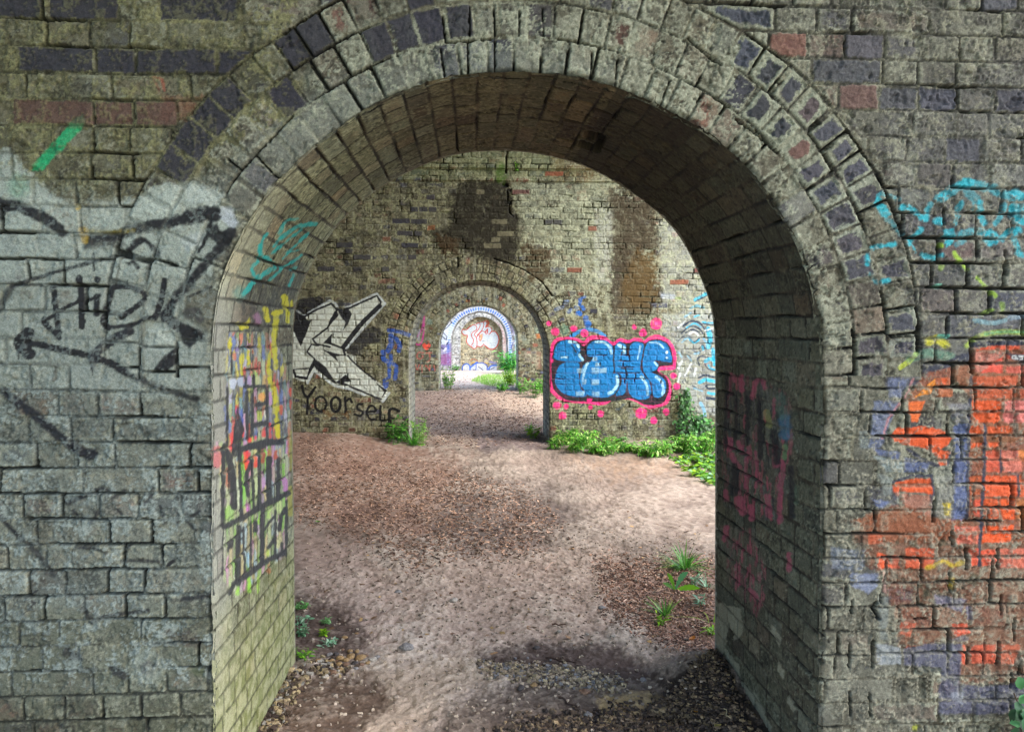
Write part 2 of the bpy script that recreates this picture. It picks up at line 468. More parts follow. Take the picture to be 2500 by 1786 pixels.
zs = lines(-.02, 2.56, .0034, [(.3, .012), (9, .06)], -.5, ZT)
pier1 = empty('viaduct_pier', (0, Y1, 0), 'nearest brick pier whose arch frames the view, black lettering left and orange graffiti right', 'pier', 'arched piers of the viaduct')
S1, Q1 = pier_face(Y1, xs, zs, p1f, arc1, 3, .1035, spring1, st1)
J1, K1 = soffit(p1f, p1b, Y1, 170, 1350, dict(seed=31, pal=[(.4, '747562'), (.3, '686a57'), (.2, '7a745f'), (.1, '69604f')], runs=.0, gap=-.03, crust=-.02, edge=.2, l1='62644f', l2='8e9078', m1='3f3a2c', m2='7d7863', speck=.4, rim=.2, line=.003))

# ---- second pier
Y2 = Y1+BAY+.01
VZ = Crop(980, 660, 4.7775)
A2 = VZ([(85, 2000), (85, 1500), (85, 1000), (95, 850), (120, 700), (165, 570), (250, 440), (350, 330), (500, 215), (700, 140), (880, 122), (1000, 128), (1110, 152), (1300, 232), (1450, 350), (1560, 480), (1640, 620), (1700, 800), (1725, 950), (1725, 1500), (1725, 2020)])
p2f, arc2 = profile(A2, Y2)
spring2 = on_y(1340, 870, Y2)[2]
zb0, zb1 = on_y(1250, 442, Y2)[2], on_y(1250, 413, Y2)[2]
st2 = dict(seed=41, pal=[(.34, '757058'), (.24, '66634e'), (.12, '7d6f58'), (.07, '7a5040'), (.12, '5f5c55'), (.11, '4a4a54')], k=2.2, gap=-.10, crust=.03, edge=.3, l1='6f6b4e', l2='a09c7c', m1='5c5742', m2='98937a', speck=.6, jw=.0065, rag=.8, line=.0052, sharp=1.6, lineop=.62)
xs = lines(-2.75, 3.35, .0075, [(1.0, .02), (9, .08)], XL, XR)
zs = lines(-.05, 3.86, .0075, [(.2, .02)], -.5, ZT)
pier2 = empty('viaduct_pier', (0, Y2, 0), 'second brick pier, with blue bubble graffiti beside its arch and a damp stain above it', 'pier', 'arched piers of the viaduct')
S2, Q2 = pier_face(Y2, xs, zs, p2f, arc2, 3, .1035, spring2, st2, bands=((zb0, zb1, .022), (zb1, 9, .05)))
J2, K2 = soffit(p2f, p2f, Y2, 60, 420, dict(seed=51, pal=[(.4, '8a8778'), (.3, '77736a'), (.3, '6e6a58')], k=2.2, gap=.02, crust=0, edge=.2, line=.009, lineop=.8, jw=.009, sharp=2))
# ---- third pier
Y3 = Y2+BAY
A3 = VZ([(435, 1500), (435, 1200), (435, 1000), (437, 850), (460, 740), (505, 640), (585, 540), (685, 460), (800, 415), (900, 400), (1000, 412), (1120, 452), (1220, 530), (1300, 625), (1345, 725), (1360, 830), (1362, 1000), (1362, 1200), (1362, 1500)])
p3f, arc3 = profile(A3, Y3)
spring3 = on_y(1264, 835, Y3)[2]
st3 = dict(seed=61, pal=st2['pal'], k=3.5, gap=-.10, crust=.02, edge=.35, l1='6f6b4e', l2='a39f80', m1='5c5742', m2='98937a', speck=.5, jw=.008, rag=.6, line=.007, sharp=2, lineop=.5)
xs = lines(-1.8, 2.0, .013, [(1, .03), (9, .15)], XL, XR); zs = lines(-.05, 2.7, .013, [(2, .04)], -.5, ZT)
pier3 = empty('viaduct_pier', (0, Y3, 0), 'third brick pier, with a red spray heart left of its opening', 'pier', 'arched piers of the viaduct')
S3, Q3 = pier_face(Y3, xs, zs, p3f, arc3, 4, .1, spring3, st3)
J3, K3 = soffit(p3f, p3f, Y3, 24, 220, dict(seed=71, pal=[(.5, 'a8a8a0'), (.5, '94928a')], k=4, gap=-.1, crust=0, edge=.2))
# ---- fourth pier
Y4 = Y3+BAY-.1
XZ = Crop(1060, 720, 8.118)
A4 = XZ([(345, 1900), (345, 1480), (345, 950), (380, 720), (450, 575), (600, 430), (800, 352), (930, 337), (1100, 372), (1250, 460), (1370, 610), (1430, 800), (1445, 1000), (1445, 1480), (1445, 1900)])
p4f, arc4 = profile(A4, Y4)
spring4 = on_y(1238, 830, Y4)[2]
st4 = dict(seed=81, pal=[(.5, 'a9a9ad'), (.3, '9a98a0'), (.2, '8a8490')], k=5, gap=-.2, crust=-.1, edge=.2, l1='8a8880', l2='b5b3a8', m1='8d8b86', m2='b8b6ae', speck=.3, jw=.009, rag=.4, line=.008, sharp=3, lineop=.3)
xs = lines(-1.6, 1.7, .018, [(1, .05), (9, .2)], XL, XR); zs = lines(-.05, 2.6, .018, [(2, .06)], -.5, ZT)
pier4 = empty('viaduct_pier', (0, Y4, 0), 'fourth pier, whitewashed, its arch edged with a ring of blue ovals', 'pier', 'arched piers of the viaduct')
S4, Q4 = pier_face(Y4, xs, zs, p4f, arc4, 2, .16, spring4, st4)
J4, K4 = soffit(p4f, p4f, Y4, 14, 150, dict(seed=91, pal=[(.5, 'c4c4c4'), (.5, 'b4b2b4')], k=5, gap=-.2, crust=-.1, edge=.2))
# ---- fifth pier, its arch bricked up
Y5 = Y4+BAY+.1
A5 = XZ([(525, 1900), (525, 1450), (528, 800), (570, 650), (680, 530), (800, 455), (900, 432), (1050, 450), (1200, 535), (1300, 640), (1345, 780), (1355, 1000), (1355, 1450), (1355, 1900)])
p5f, arc5 = profile(A5, Y5)
spring5 = on_y(1238, 830, Y5)[2]
st5 = dict(seed=101, pal=[(.6, 'c6c4be'), (.25, '8d8a88'), (.15, '55535a')], k=6, gap=-.2, crust=-.12, edge=.1, l1='9a988c', l2='c0bcae', m1='b4b2aa', m2='cfcdc4', speck=.3, jw=.012, rag=.3, line=.008, sharp=3, lineop=.3)
xs = lines(-1.9, 2.0, .021, [(1, .06), (9, .3)], XL, XR); zs = lines(-.05, 2.9, .021, [(2, .06)], -.5, ZT)
pier5 = empty('viaduct_pier', (0, Y5, 0), 'farthest pier, its arch bricked up with a cream wall bearing red outlined bubble letters', 'pier', 'arched piers of the viaduct')
S5, Q5 = pier_face(Y5, xs, zs, p5f, arc5, 2, .11, spring5, st5)
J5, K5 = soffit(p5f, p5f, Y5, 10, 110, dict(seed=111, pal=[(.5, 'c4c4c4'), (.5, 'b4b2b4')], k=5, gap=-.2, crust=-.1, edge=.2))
xs = np.arange(p5f[:, 0].min()-.05, p5f[:, 0].max()+.06, .014); zs = np.arange(-.5, p5f[:, 1].max()+.06, .014)
X, Z = np.meshgrid(xs, zs)
P = np.stack([X.ravel(), np.full(X.size, Y5+.22), Z.ravel()], 1); N = np.zeros_like(P); N[:, 1] = -1
S6 = Surf(P, N, P[:, 0].astype(np.float32), P[:, 2].astype(np.float32)); Q6 = grid_quads(len(xs), len(zs))
weather(S6, cells(S6.a, S6.b, .075, 'english', 121), dict(seed=121, pal=[(.6, 'c9bd98'), (.25, 'b9ac8a'), (.15, '85755c')], k=5, gap=-.15, crust=-.1, edge=.2, l1='a59c7c', l2='cabf9c', m1='a89e80', m2='d0c6a6', speck=.4, jw=.009, rag=.4, line=.008, sharp=3, lineop=.3))
# ------------------------------------------------------------------ paint on the brickwork
LAB1 = {2: 'faded white graffiti with black HiZK lettering and arrow', 3: 'short green spray stripe', 4: 'worn cyan spray lettering', 5: 'orange graffiti block with slate blue outlines'}
LABJ = {2: 'multicoloured graffiti with black lettering on the left jamb', 3: 'teal brushed scrawl above the left jamb', 4: 'faded pink graffiti on the dark right jamb'}
LAB2 = {2: 'angular black and white graffiti letter', 3: 'black YOURSELF lettering', 4: 'blue spray scrawl', 5: 'blue bubble letters with pink outline and dots', 6: 'pale graffiti with cyan and black swirls'}
LAB3 = {2: 'red spray heart', 3: 'faint pink lettering', 4: 'magenta loop of spray paint'}
LAB4 = {2: 'black and white angular graffiti'}
LAB6 = {2: 'white bubble letters outlined in red', 3: 'blue outlined bubble letters'}
def tone(S, cr, pts, c, op, soft=25, rough=18, **k):
    poly(S, cr, pts, c, op=op, soft=soft, rough=rough, wear=k.pop('wear', .5), joint=k.pop('joint', .2), gl=0, **k)
Z1 = Crop(0, 0, 2.5256); ZA = Crop(0, 440, 2.46); ZB = Crop(0, 1086, 2.32); PX = Crop(0, 0, 1)
R0 = Crop(1900, 350, 2.32); R1 = Crop(2050, 400, 3.249); R2 = Crop(2050, 1280, 3.209); R3 = Crop(2080, 780, 3.124)
s = S1
# --- general tone of the near wall: cool grey film on the lower left, blue-grey bricks to the right
tone(s, PX, [(-420, 560), (250, 520), (520, 640), (530, 900), (525, 1700), (-460, 1760)], '868f84', .50, wear=.8, rough=40, soft=45)
tone(s, PX, [(-60, 1500), (520, 1480), (530, 1800), (-60, 1820)], '5c6049', .55, wear=.5)
tone(s, PX, [(640, 330), (760, 250), (1000, 130), (1300, 110), (1500, 150), (1500, 220), (1240, 190), (960, 250), (700, 430)], '8c9184', .45)
tone(s, PX, [(540, 600), (700, 380), (900, 230), (960, 180), (830, 170), (600, 330), (470, 480)], '7d8076', .35)
tone(s, PX, [(2150, 250), (2560, 120), (2560, 900), (2230, 880)], '5d5f66', .40, wear=.6)
tone(s, PX, [(2005, 900), (2160, 930), (2120, 1300), (2180, 1500), (2260, 1786), (2000, 1800)], '6a6a5c', .45, wear=.5)
tone(s, PX, [(-60, -60), (560, -60), (700, 160), (420, 420), (330, 520), (-60, 420)], '63603f', .62, soft=40, rough=50, wear=.45, joint=.0)
tone(s, PX, [(1750, -60), (2560, -60), (2560, 420), (2150, 400), (2000, 180)], '64645c', .45, soft=40, rough=60, wear=.7, joint=.1)
# crusts of pale lichen on the lower left, olive crumbs above, lime on the crown
def bloom(S, pts, color, thr, op, sc=26, soft=60):
    p = PX(pts); ins = inside(S.pu, S.pv, p); I = np.nonzero(ins)[0]; d, _ = seg_dist(S.pu[I], S.pv[I], p, True)
    f = fbm(S.a[I]*sc, S.b[I]*sc, 411, 3, .6)*.55+fbm(S.a[I]*150, S.b[I]*150, 412, 2, .6)*.45+.10*(1-S.inb[I])
    mm = ss(thr, thr+.055, f)*ss(0, soft, d)*op*(1-.8*S.gap[I])
    S.col[I] = lerp(S.col[I], C(color)*(.6+.8*S.n3[I])[:, None], mm[:, None]); S.h[I] += (mm*.0022).astype(np.float32)
bloom(S1, [(-420, 900), (560, 900), (560, 1700), (-420, 1700)], '9faba2', .535, .62)
bloom(S1, [(-420, 900), (560, 900), (560, 1860), (-420, 1860)], '2e312a', .60, .6, 14)
bloom(S1, [(-420, 420), (560, 420), (560, 1100), (-420, 1100)], '4a4d46', .57, .6, 18)
bloom(S1, [(-420, -80), (760, -80), (760, 300), (400, 500), (-420, 500)], '8f8d62', .55, .75)
bloom(S1, [(-420, -80), (760, -80), (760, 300), (400, 500), (-420, 500)], '2a281c', .60, .7, 16)
bloom(S1, [(1800, -80), (2600, -80), (2600, 900), (2200, 900), (1950, 400)], '98977e', .565, .5)
bloom(S1, [(1800, -80), (2600, -80), (2600, 900), (2200, 900), (1950, 400)], '24231e', .60, .7, 16)
bloom(S1, [(600, 430), (800, 60), (1300, -40), (1900, 100), (2150, 900), (2000, 900), (1850, 400), (1250, 170), (820, 310)], 'a6aa92', .545, .7)
bloom(S1, [(2005, 900), (2600, 900), (2600, 1860), (2000, 1860)], '3a3626', .59, .6, 16)
bloom(S1, [(2005, 900), (2600, 900), (2600, 1860), (2000, 1860)], 'a8a690', .585, .6, 26)
# --- left: white paint, black shapes
poly(s, Z1, [(-620, 860), (-300, 820), (60, 930), (130, 1000), (240, 1120), (350, 1220), (550, 1290), (700, 1260), (850, 1210), (920, 1160), (1050, 1130), (1200, 1110), (1380, 1190), (1360, 1260), (1430, 1290), (1470, 1400), (1380, 1450), (1340, 1560), (1300, 1700), (-680, 1700)], 'b4beb0', .84, soft=6, rough=10, wear=.55, joint=.4)
poly(s, ZA, [(-560, 420), (300, 330), (560, 420), (900, 330), (1250, 330), (1330, 420), (1230, 590), (1120, 700), (1090, 800), (1190, 930), (1250, 1080), (1250, 1250), (900, 1330), (400, 1250), (-500, 1180)], 'a0a99c', .72, soft=12, rough=16, wear=.62, joint=.5)
poly(s, ZA, [(1110, 690), (1270, 620), (1275, 880), (1200, 890), (1110, 830)], '5a5745', .75, soft=4)
poly(s, ZA, [(1090, 870), (1120, 820), (1200, 870), (1260, 930), (1240, 1040), (1110, 1140), (1060, 1100)], '9aa296', .4, soft=5)
poly(s, ZA, [(890, 880), (990, 870), (1060, 960), (1000, 1030), (890, 1020)], 'b4bcae', .8, soft=4)
poly(s, ZA, [(840, 180), (880, 60), (1000, 30), (1070, 40), (1070, 190), (950, 220)], 'bcc6b8', .75, soft=4, rough=6)
poly(s, ZA, [(1130, 30), (1250, 30), (1340, 90), (1320, 150), (1200, 170), (1120, 130)], 'c0c9bd', .75, soft=4, rough=6)
poly(s, ZA, [(1330, 150), (1390, 160), (1430, 260), (1400, 300), (1310, 220)], 'bac1c4', .85, soft=3)
poly(s, ZA, [(1080, 350), (1230, 300), (1220, 390), (1120, 430)], 'bcc6c0', .75, soft=5)
for q in [[(540, 130), (830, 110), (830, 200), (545, 270)], [(60, 40), (230, 60), (330, 130), (320, 230), (200, 190)]]:
    poly(s, ZA, q, 'b8c1b2', .65, soft=6, rough=8)
K = '0f1013'
k1 = dict(color=K, op=.92, wear=.22, joint=.2, soft=4, rough=4)
stroke(s, ZA, [(-20, 160), (90, 150), (180, 190), (290, 240), (370, 310)], 62, **k1)
stroke(s, ZA, [(-10, 130), (20, 170), (-10, 210)], 60, **k1)
stroke(s, ZA, [(540, 355), (700, 330), (850, 285), (1000, 260), (1150, 225), (1290, 195)], 58, color=K, op=.92, wear=.22, soft=6, rough=6)
stroke(s, ZA, [(1150, 215), (1280, 200)], 90, color=K, op=.92, wear=.22, soft=6, rough=6)
stroke(s, ZA, [(1275, 300), (1330, 350), (1385, 320)], 75, **k1)
stroke(s, ZA, [(1290, 190), (1240, 330), (1190, 430)], 12, **k1)
stroke(s, ZA, [(1390, 330), (1250, 480), (1150, 600), (1060, 700), (1000, 790)], 52, color=K, op=.92, wear=.22, soft=6, rough=5)
stroke(s, ZA, [(985, 810), (1080, 880), (1190, 930)], 62, **k1)
poly(s, ZA, [(1080, 890), (1200, 920), (1190, 960), (1140, 1010), (1090, 970)], K, .85, soft=4)
poly(s, ZA, [(985, 1060), (1060, 1000), (1065, 1090), (1000, 1150), (915, 1145)], K, .9, soft=3)
stroke(s, ZA, [(1130, 800), (1170, 790), (1200, 830)], 60, color='3a3a3a', op=.55, soft=5)
stroke(s, ZA, [(1130, 700), (1270, 640)], 16, color=K, op=.6)
stroke(s, ZA, [(70, 635), (200, 590), (330, 550), (450, 520), (560, 490), (740, 440), (850, 370)], 22, color=K, op=.85, soft=3, rough=3)
stroke(s, ZA, [(75, 630), (20, 720), (-30, 800)], 42, color=K, op=.6, soft=6)
stroke(s, ZA, [(740, 450), (850, 355), (950, 440)], 28, **k1)
stroke(s, ZA, [(520, 390), (600, 380), (720, 380)], 44, color='3c3c36', op=.6, soft=6, rough=6)
stroke(s, ZA, [(560, 440), (565, 540)], 16, color=K, op=.7)
stroke(s, ZA, [(775, 500), (800, 487), (830, 525)], 16, **k1)
stroke(s, ZA, [(905, 460), (880, 560)], 20, color=K, op=.4, soft=4)
stroke(s, ZA, [(1010, 490), (1020, 500)], 36, color=K, op=.5, soft=5)
for q in [[(940, 560), (870, 720), (860, 1000), (870, 1200)], [(730, 460), (690, 640)]]: stroke(s, ZA, q, 14, color='55503c', op=.6)
k2 = dict(color='0c0d10', wear=.04, joint=.05, soft=1.6, rough=2.2, op=1.0)
stroke(s, ZA, [(318, 632), (335, 760), (352, 940)], 36, **k2)          # H
stroke(s, ZA, [(258, 850), (340, 800), (400, 760), (480, 725)], 22, **k2)
stroke(s, ZA, [(258, 845), (320, 910), (352, 940)], 34, **k2)
stroke(s, ZA, [(262, 835), (290, 880)], 34, **k2)
stroke(s, ZA, [(480, 585), (488, 720), (492, 875)], 40, **k2)
stroke(s, ZA, [(490, 740), (600, 690)], 18, **k2)
stroke(s, ZA, [(582, 700), (578, 800)], 34, color=K, op=1, wear=.05, joint=.05, soft=3)    # i
dots(s, ZA, [(590, 597, 20)], '1e2024', soft=2)
stroke(s, ZA, [(680, 642), (770, 640), (850, 668), (868, 710), (800, 770), (722, 822)], 29, **k2)   # Z
stroke(s, ZA, [(672, 655), (642, 760), (620, 850), (650, 885)], 36, color=K, op=1, wear=.05, joint=.05, soft=2.5)
stroke(s, ZA, [(650, 882), (780, 870), (880, 830), (940, 815)], 23, color=K, op=.95, wear=.1, joint=.05, soft=3)
stroke(s, ZA, [(765, 600), (758, 650)], 13, **k2)
stroke(s, ZA, [(990, 600), (965, 720), (930, 825)], 33, color=K, op=1, wear=.05, joint=.05, soft=2.5)   # k
stroke(s, ZA, [(170, 920), (115, 980), (170, 1040)], 75, **k2)         # arrow
stroke(s, ZA, [(120, 975), (250, 990), (400, 1025), (520, 1050), (640, 1090), (760, 1150)], 38, **k2)
stroke(s, ZA, [(640, 1090), (800, 1175), (900, 1220), (1000, 1260), (1100, 1290), (1180, 1310)], 34, color=K, op=.75, soft=5, rough=4)
stroke(s, ZA, [(560, 1045), (670, 960), (775, 905)], 52, color='1e2024', op=.9, soft=3)
stroke(s, ZA, [(109, 1030), (109, 1080)], 10, **k2)
poly(s, ZA, [(530, 1060), (600, 1080), (562, 1130), (558, 1170)], '1e2024', .9)
stroke(s, ZA, [(330, 1120), (325, 1200)], 20, color='4a4438', op=.7)
stroke(s, ZA, [(30, 1270), (130, 1350), (250, 1440), (350, 1530), (450, 1600), (500, 1640), (540, 1655)], 52, color='17191e', op=.95, wear=.15, soft=5, rough=4)
stroke(s, ZB, [(400, 10), (460, 35), (530, 48)], 36, color='17191e', op=.95, wear=.15, soft=5)
stroke(s, ZB, [(-20, 385), (60, 470), (110, 520), (200, 605), (300, 735)], 25, color=K, op=.8, soft=4)
stroke(s, ZB, [(110, 520), (300, 735), (400, 835), (480, 920)], 40, color='4c504c', op=.5, soft=8)
for q, w in [([(375, 330), (480, 285), (560, 248), (612, 262)], 24), ([(640, 300), (700, 262)], 18), ([(850, 300), (870, 240)], 20), ([(1010, 280), (1018, 330)], 24), ([(410, 375), (450, 425)], 16),
             ([(510, 440), (560, 378)], 16), ([(665, 360), (690, 390)], 18), ([(905, 345), (930, 440)], 12), ([(1003, 395), (1008, 460)], 14), ([(1130, 375), (1060, 430), (1110, 475)], 12), ([(430, 575), (520, 580), (600, 612)], 20),
             ([(745, 550), (700, 620)], 18), ([(530, 1000), (620, 968), (840, 935)], 24), ([(470, 930), (500, 980), (520, 1010)], 26), ([(980, 880), (1200, 850)], 22), ([(690, 660), (760, 655), (900, 660)], 16), ([(380, 1170), (450, 1200)], 44), ([(640, 1270), (700, 1300)], 44)]:
    stroke(s, ZB, q, w, color='1e2022', op=.72, soft=4, rough=4, wear=.45)
stroke(s, ZB, [(215, 820), (145, 868), (200, 892), (132, 960)], 9, color='26282a', op=.85, cur=False)
stroke(s, ZB, [(960, 660), (980, 680)], 20, color='222', op=.0) if False else None
stroke(s, ZB, [(950, 680), (985, 655)], 18, color='1e1e1e', op=.9)
tone(s, ZB, [(920, 1055), (1100, 1060), (1180, 1130), (1050, 1150)], '4f443c', .7, soft=8)
dots(s, ZB, [(830, 1260, 95)], 'a9b2a2', op=.55, soft=14, rough=12); dots(s, ZB, [(838, 1265, 42)], '3f4146', op=.75, soft=8, rough=6)
dots(s, ZB, [(1120, 1270, 40)], '4f5c38', op=.6, soft=8, rough=8)
region(s, ZA, [(-300, -80), (240, 10), (380, 130), (560, 130), (840, 90), (980, -10), (1260, 0), (1420, 130), (1420, 330), (1290, 560), (1290, 3300), (-300, 3300)], 2)
# green stripe, yellow and red flecks
poly(s, Z1, [(190, 1050), (262, 1050), (400, 900), (525, 760), (512, 705), (450, 740), (350, 850), (255, 950)], '00a868', .92, soft=3, rough=2.5, wear=.12, joint=.1)
dots(s, Z1, [(115, 1150, 70)], '4a9a70', op=.4, soft=14, rough=8)
region(s, Z1, [(180, 1060), (270, 1060), (535, 760), (525, 690), (450, 720), (250, 940)], 3)
stroke(s, ZA, [(495, 300), (505, 355)], 48, color='c09a14', op=.9, soft=4); stroke(s, ZA, [(530, 310), (660, 312), (800, 300)], 26, color='8a7c28', op=.7, soft=4); dots(s, ZA, [(465, 160, 18)], 'b89a20', soft=3)
stroke(s, Z1, [(950, 475), (1000, 490), (1012, 560)], 16, color='9a4a34', op=.7, cur=False); stroke(s, Z1, [(945, 480), (985, 560)], 12, color='8c4632', op=.5)
tone(s, Z1, [(990, 590), (1250, 590), (1150, 740), (990, 740)], '8c5c44', .55, soft=8, rough=10)
for q in [[(310, 595), (505, 595), (505, 725), (310, 725)], [(545, 600), (725, 600), (725, 722), (545, 722)], [(760, 600), (940, 605), (940, 735), (765, 730)]]: brick_tone(s, Z1, q, '5e4038', .8)
for q in [[(1035, 295), (1215, 295), (1210, 420), (1050, 415)], [(1258, 280), (1425, 275), (1425, 412), (1255, 405)], [(150, 250), (325, 240), (325, 395), (160, 400)], [(580, 260), (760, 250), (770, 380), (590, 390)], [(1325, 560), (1420, 545), (1500, 640), (1430, 745), (1360, 690)], [(1205, 700), (1270, 680), (1390, 760), (1310, 870), (1200, 800)], [(1100, 860), (1150, 815), (1290, 890), (1220, 1000), (1110, 930)], [(1020, 980), (1080, 960), (1210, 1020), (1130, 1130), (1030, 1060)], [(1840, 200), (1920, 140), (2005, 300), (1900, 330)], [(1700, 290), (1770, 260), (1850, 390), (1780, 440), (1700, 380)], [(1715, 560), (1790, 490), (1895, 620), (1820, 680)], [(1220, 0), (1400, 0), (1390, 75), (1225, 65)], [(90, 0), (290, 0), (280, 60), (95, 60)], [(545, 0), (720, 0), (720, 60), (550, 62)]]:
    brick_tone(s, Z1, q, '302f38', .92)
# dark voussoirs near the crown and on the right haunch, with pale lichen rims
T6 = Crop(900, 0, 2.273); T7 = Crop(1700, 0, 2.841)
for q in [[(0, 195), (90, 165), (130, 310), (20, 330)], [(125, 150), (240, 125), (265, 270), (155, 290)], [(265, 95), (370, 80), (395, 240), (300, 260)], [(450, 75), (540, 60), (540, 150), (470, 170)], [(300, 0), (400, 0), (395, 30), (310, 40)]]:
    brick_tone(s, T6, q, '33323c', .9)
for q, c in [([(415, 560), (500, 420), (575, 490), (500, 620)], '36383f'), ([(555, 650), (640, 530), (715, 610), (620, 740)], '383a42'), ([(660, 760), (770, 640), (860, 740), (750, 830)], '54484a'), ([(370, 790), (430, 715), (540, 770), (480, 870), (390, 860)], '34353c'), ([(490, 920), (590, 830), (690, 890), (590, 1015)], '34363e'),
             ([(790, 870), (900, 780), (980, 850), (860, 960)], '464750'), ([(890, 990), (1050, 900), (1100, 1030), (950, 1110)], '4a4a54'), ([(680, 1040), (770, 950), (810, 1010), (720, 1070)], '6a4c44'), ([(750, 1180), (880, 1080), (915, 1180), (780, 1250)], '48464e'), ([(985, 1170), (1120, 1070), (1190, 1150), (1050, 1260)], '484a54'),
             ([(350, 400), (440, 330), (460, 400), (380, 480)], '464a56'), ([(415, 30), (510, 15), (510, 110), (440, 110)], '3f434e')]:
    brick_tone(s, T7, q, c, .95, rim='9a9f88')
for q, c in [([(150, 160), (240, 80), (285, 160), (180, 220)], '4c4a52'), ([(340, 130), (450, 60), (510, 130), (385, 215)], '4a4a54'), ([(400, 250), (500, 195), (550, 290), (450, 340)], '3e3c42'), ([(205, 260), (300, 220), (335, 270), (240, 315)], '484a54'), ([(275, 450), (400, 340), (430, 430), (320, 490)], '46444c'), ([(345, 545), (470, 490), (475, 560), (400, 585)], '4e4a50'),
             ([(410, 650), (490, 620), (495, 720), (420, 730)], '46464e'), ([(560, 640), (690, 610), (720, 680), (600, 740)], '42424a'), ([(620, 910), (740, 885), (765, 980), (625, 1000)], '44464f'), ([(625, 1080), (730, 1050), (775, 1130), (650, 1150)], '3d3c46'), ([(480, 1090), (550, 1090), (550, 1140), (490, 1150)], '48444a'), ([(640, 1190), (770, 1175), (720, 1230), (650, 1230)], '46444e'), ([(470, 1200), (540, 1190), (540, 1260), (490, 1250)], '48444a')]:
    brick_tone(s, R0, q, c, .95, rim='9ca28e')
for q, c in [([(1950, 0), (2130, 0), (2130, 140), (1950, 150)], '4f5058'), ([(820, 350), (970, 345), (980, 480), (840, 485)], '4a4c52'), ([(970, 180), (1150, 160), (1160, 310), (980, 310)], '5c5452'), ([(1180, 200), (1320, 190), (1340, 320), (1200, 320)], '55545a'), ([(1260, 700), (1440, 690), (1430, 830), (1270, 830)], '4b4c52'), ([(1490, 700), (1680, 700), (1680, 830), (1500, 830)], '53525a'), ([(1700, 700), (1880, 690), (1890, 830), (1710, 830)], '4e4f58'),
             ([(2170, 690), (2273, 680), (2273, 850), (2175, 840)], '44444e'), ([(1060, 700), (1200, 700), (1190, 800), (1070, 800)], '6a4e48'), ([(460, 190), (600, 200), (590, 260), (470, 270)], '7a5044'), ([(1740, 1060), (1910, 1050), (1910, 1190), (1750, 1190)], '4d4e56'), ([(1500, 1060), (1700, 1060), (1700, 1190), (1520, 1190)], '56534f')]:
    brick_tone(s, T7, q, c, .85)
# cyan lettering, right
cy = dict(color='10b0bf', wear=.38, joint=.45, soft=3, rough=3.5, op=.9)
poly(s, R1, [(265, 310), (300, 260), (350, 310), (400, 400), (365, 435), (320, 400)], **cy)
for q, w, o in [([(300, 260), (340, 240), (470, 280)], 34, .5), ([(360, 420), (440, 500), (490, 560)], 40, .35), ([(480, 345), (560, 355), (620, 395), (660, 440)], 46, .9), ([(725, 320), (690, 380), (680, 440)], 44, .9), ([(765, 450), (800, 460)], 55, .85), ([(640, 520), (590, 580), (550, 640)], 42, .8), ([(545, 600), (600, 690)], 26, .7),
                ([(260, 670), (340, 652), (440, 635)], 32, .9), ([(660, 725), (740, 740), (810, 720)], 40, .8), ([(760, 750), (770, 755)], 45, .9), ([(215, 725), (215, 800)], 36, .9), ([(230, 870), (300, 940)], 30, .45), ([(345, 935), (375, 930)], 55, .9),
                ([(800, 270), (900, 205), (1000, 150), (1100, 175), (1200, 190), (1300, 240), (1380, 265)], 75, .62), ([(1020, 220), (1080, 280)], 80, .4), ([(810, 255), (830, 250)], 45, .9), ([(990, 150), (1030, 145)], 75, .85), ([(1400, 230), (1430, 255)], 75, .85), ([(970, 310), (930, 400), (910, 470)], 42, .6), ([(1060, 320), (1070, 370)], 24, .4),
                ([(1115, 310), (1125, 400), (1150, 470)], 50, .9), ([(1310, 320), (1290, 400), (1240, 470)], 44, .65), ([(960, 560), (1100, 535), (1190, 570)], 60, .55), ([(1290, 595), (1350, 535), (1430, 520)], 46, .8), ([(1395, 520), (1385, 600), (1415, 670)], 48, .9), ([(1410, 712), (1470, 730)], 42, .9), ([(930, 640), (990, 600)], 42, .5)]:
    stroke(s, R1, q, w, **{**cy, 'op': o})
poly(s, R1, [(820, 520), (900, 510), (918, 570), (885, 640), (840, 672), (818, 600)], **cy)
poly(s, R1, [(1350, 320), (1500, 310), (1500, 485), (1380, 482), (1350, 400)], **cy)
poly(s, R1, [(1140, 555), (1200, 515), (1290, 580), (1240, 640), (1180, 655), (1140, 610)], **cy)
li = dict(color='a9d23a', wear=.3, joint=.4, soft=3, rough=3)
for q, w, o in [([(910, 710), (960, 770), (1010, 830)], 32, .85), ([(1090, 905), (1150, 970), (1230, 1045)], 30, .75), ([(800, 640), (806, 650)], 34, .9), ([(1130, 1190), (1210, 1160)], 26, .6), ([(1285, 1110), (1290, 1180)], 40, .4), ([(800, 830), (820, 800)], 40, .35)]: stroke(s, R1, q, w, op=o, **li)
stroke(s, R1, [(770, 970), (795, 965)], 44, color='74c0a4', op=.85); stroke(s, R1, [(1070, 1240), (1200, 1262), (1310, 1240)], 34, color='86b4bc', op=.6); stroke(s, R1, [(1350, 1220), (1480, 1200)], 40, color='86a4b4', op=.5)
region(s, R1, [(180, 200), (760, 180), (960, 80), (1300, 120), (1700, 200), (1700, 780), (1380, 760), (900, 800), (300, 1000), (180, 860)], 4)
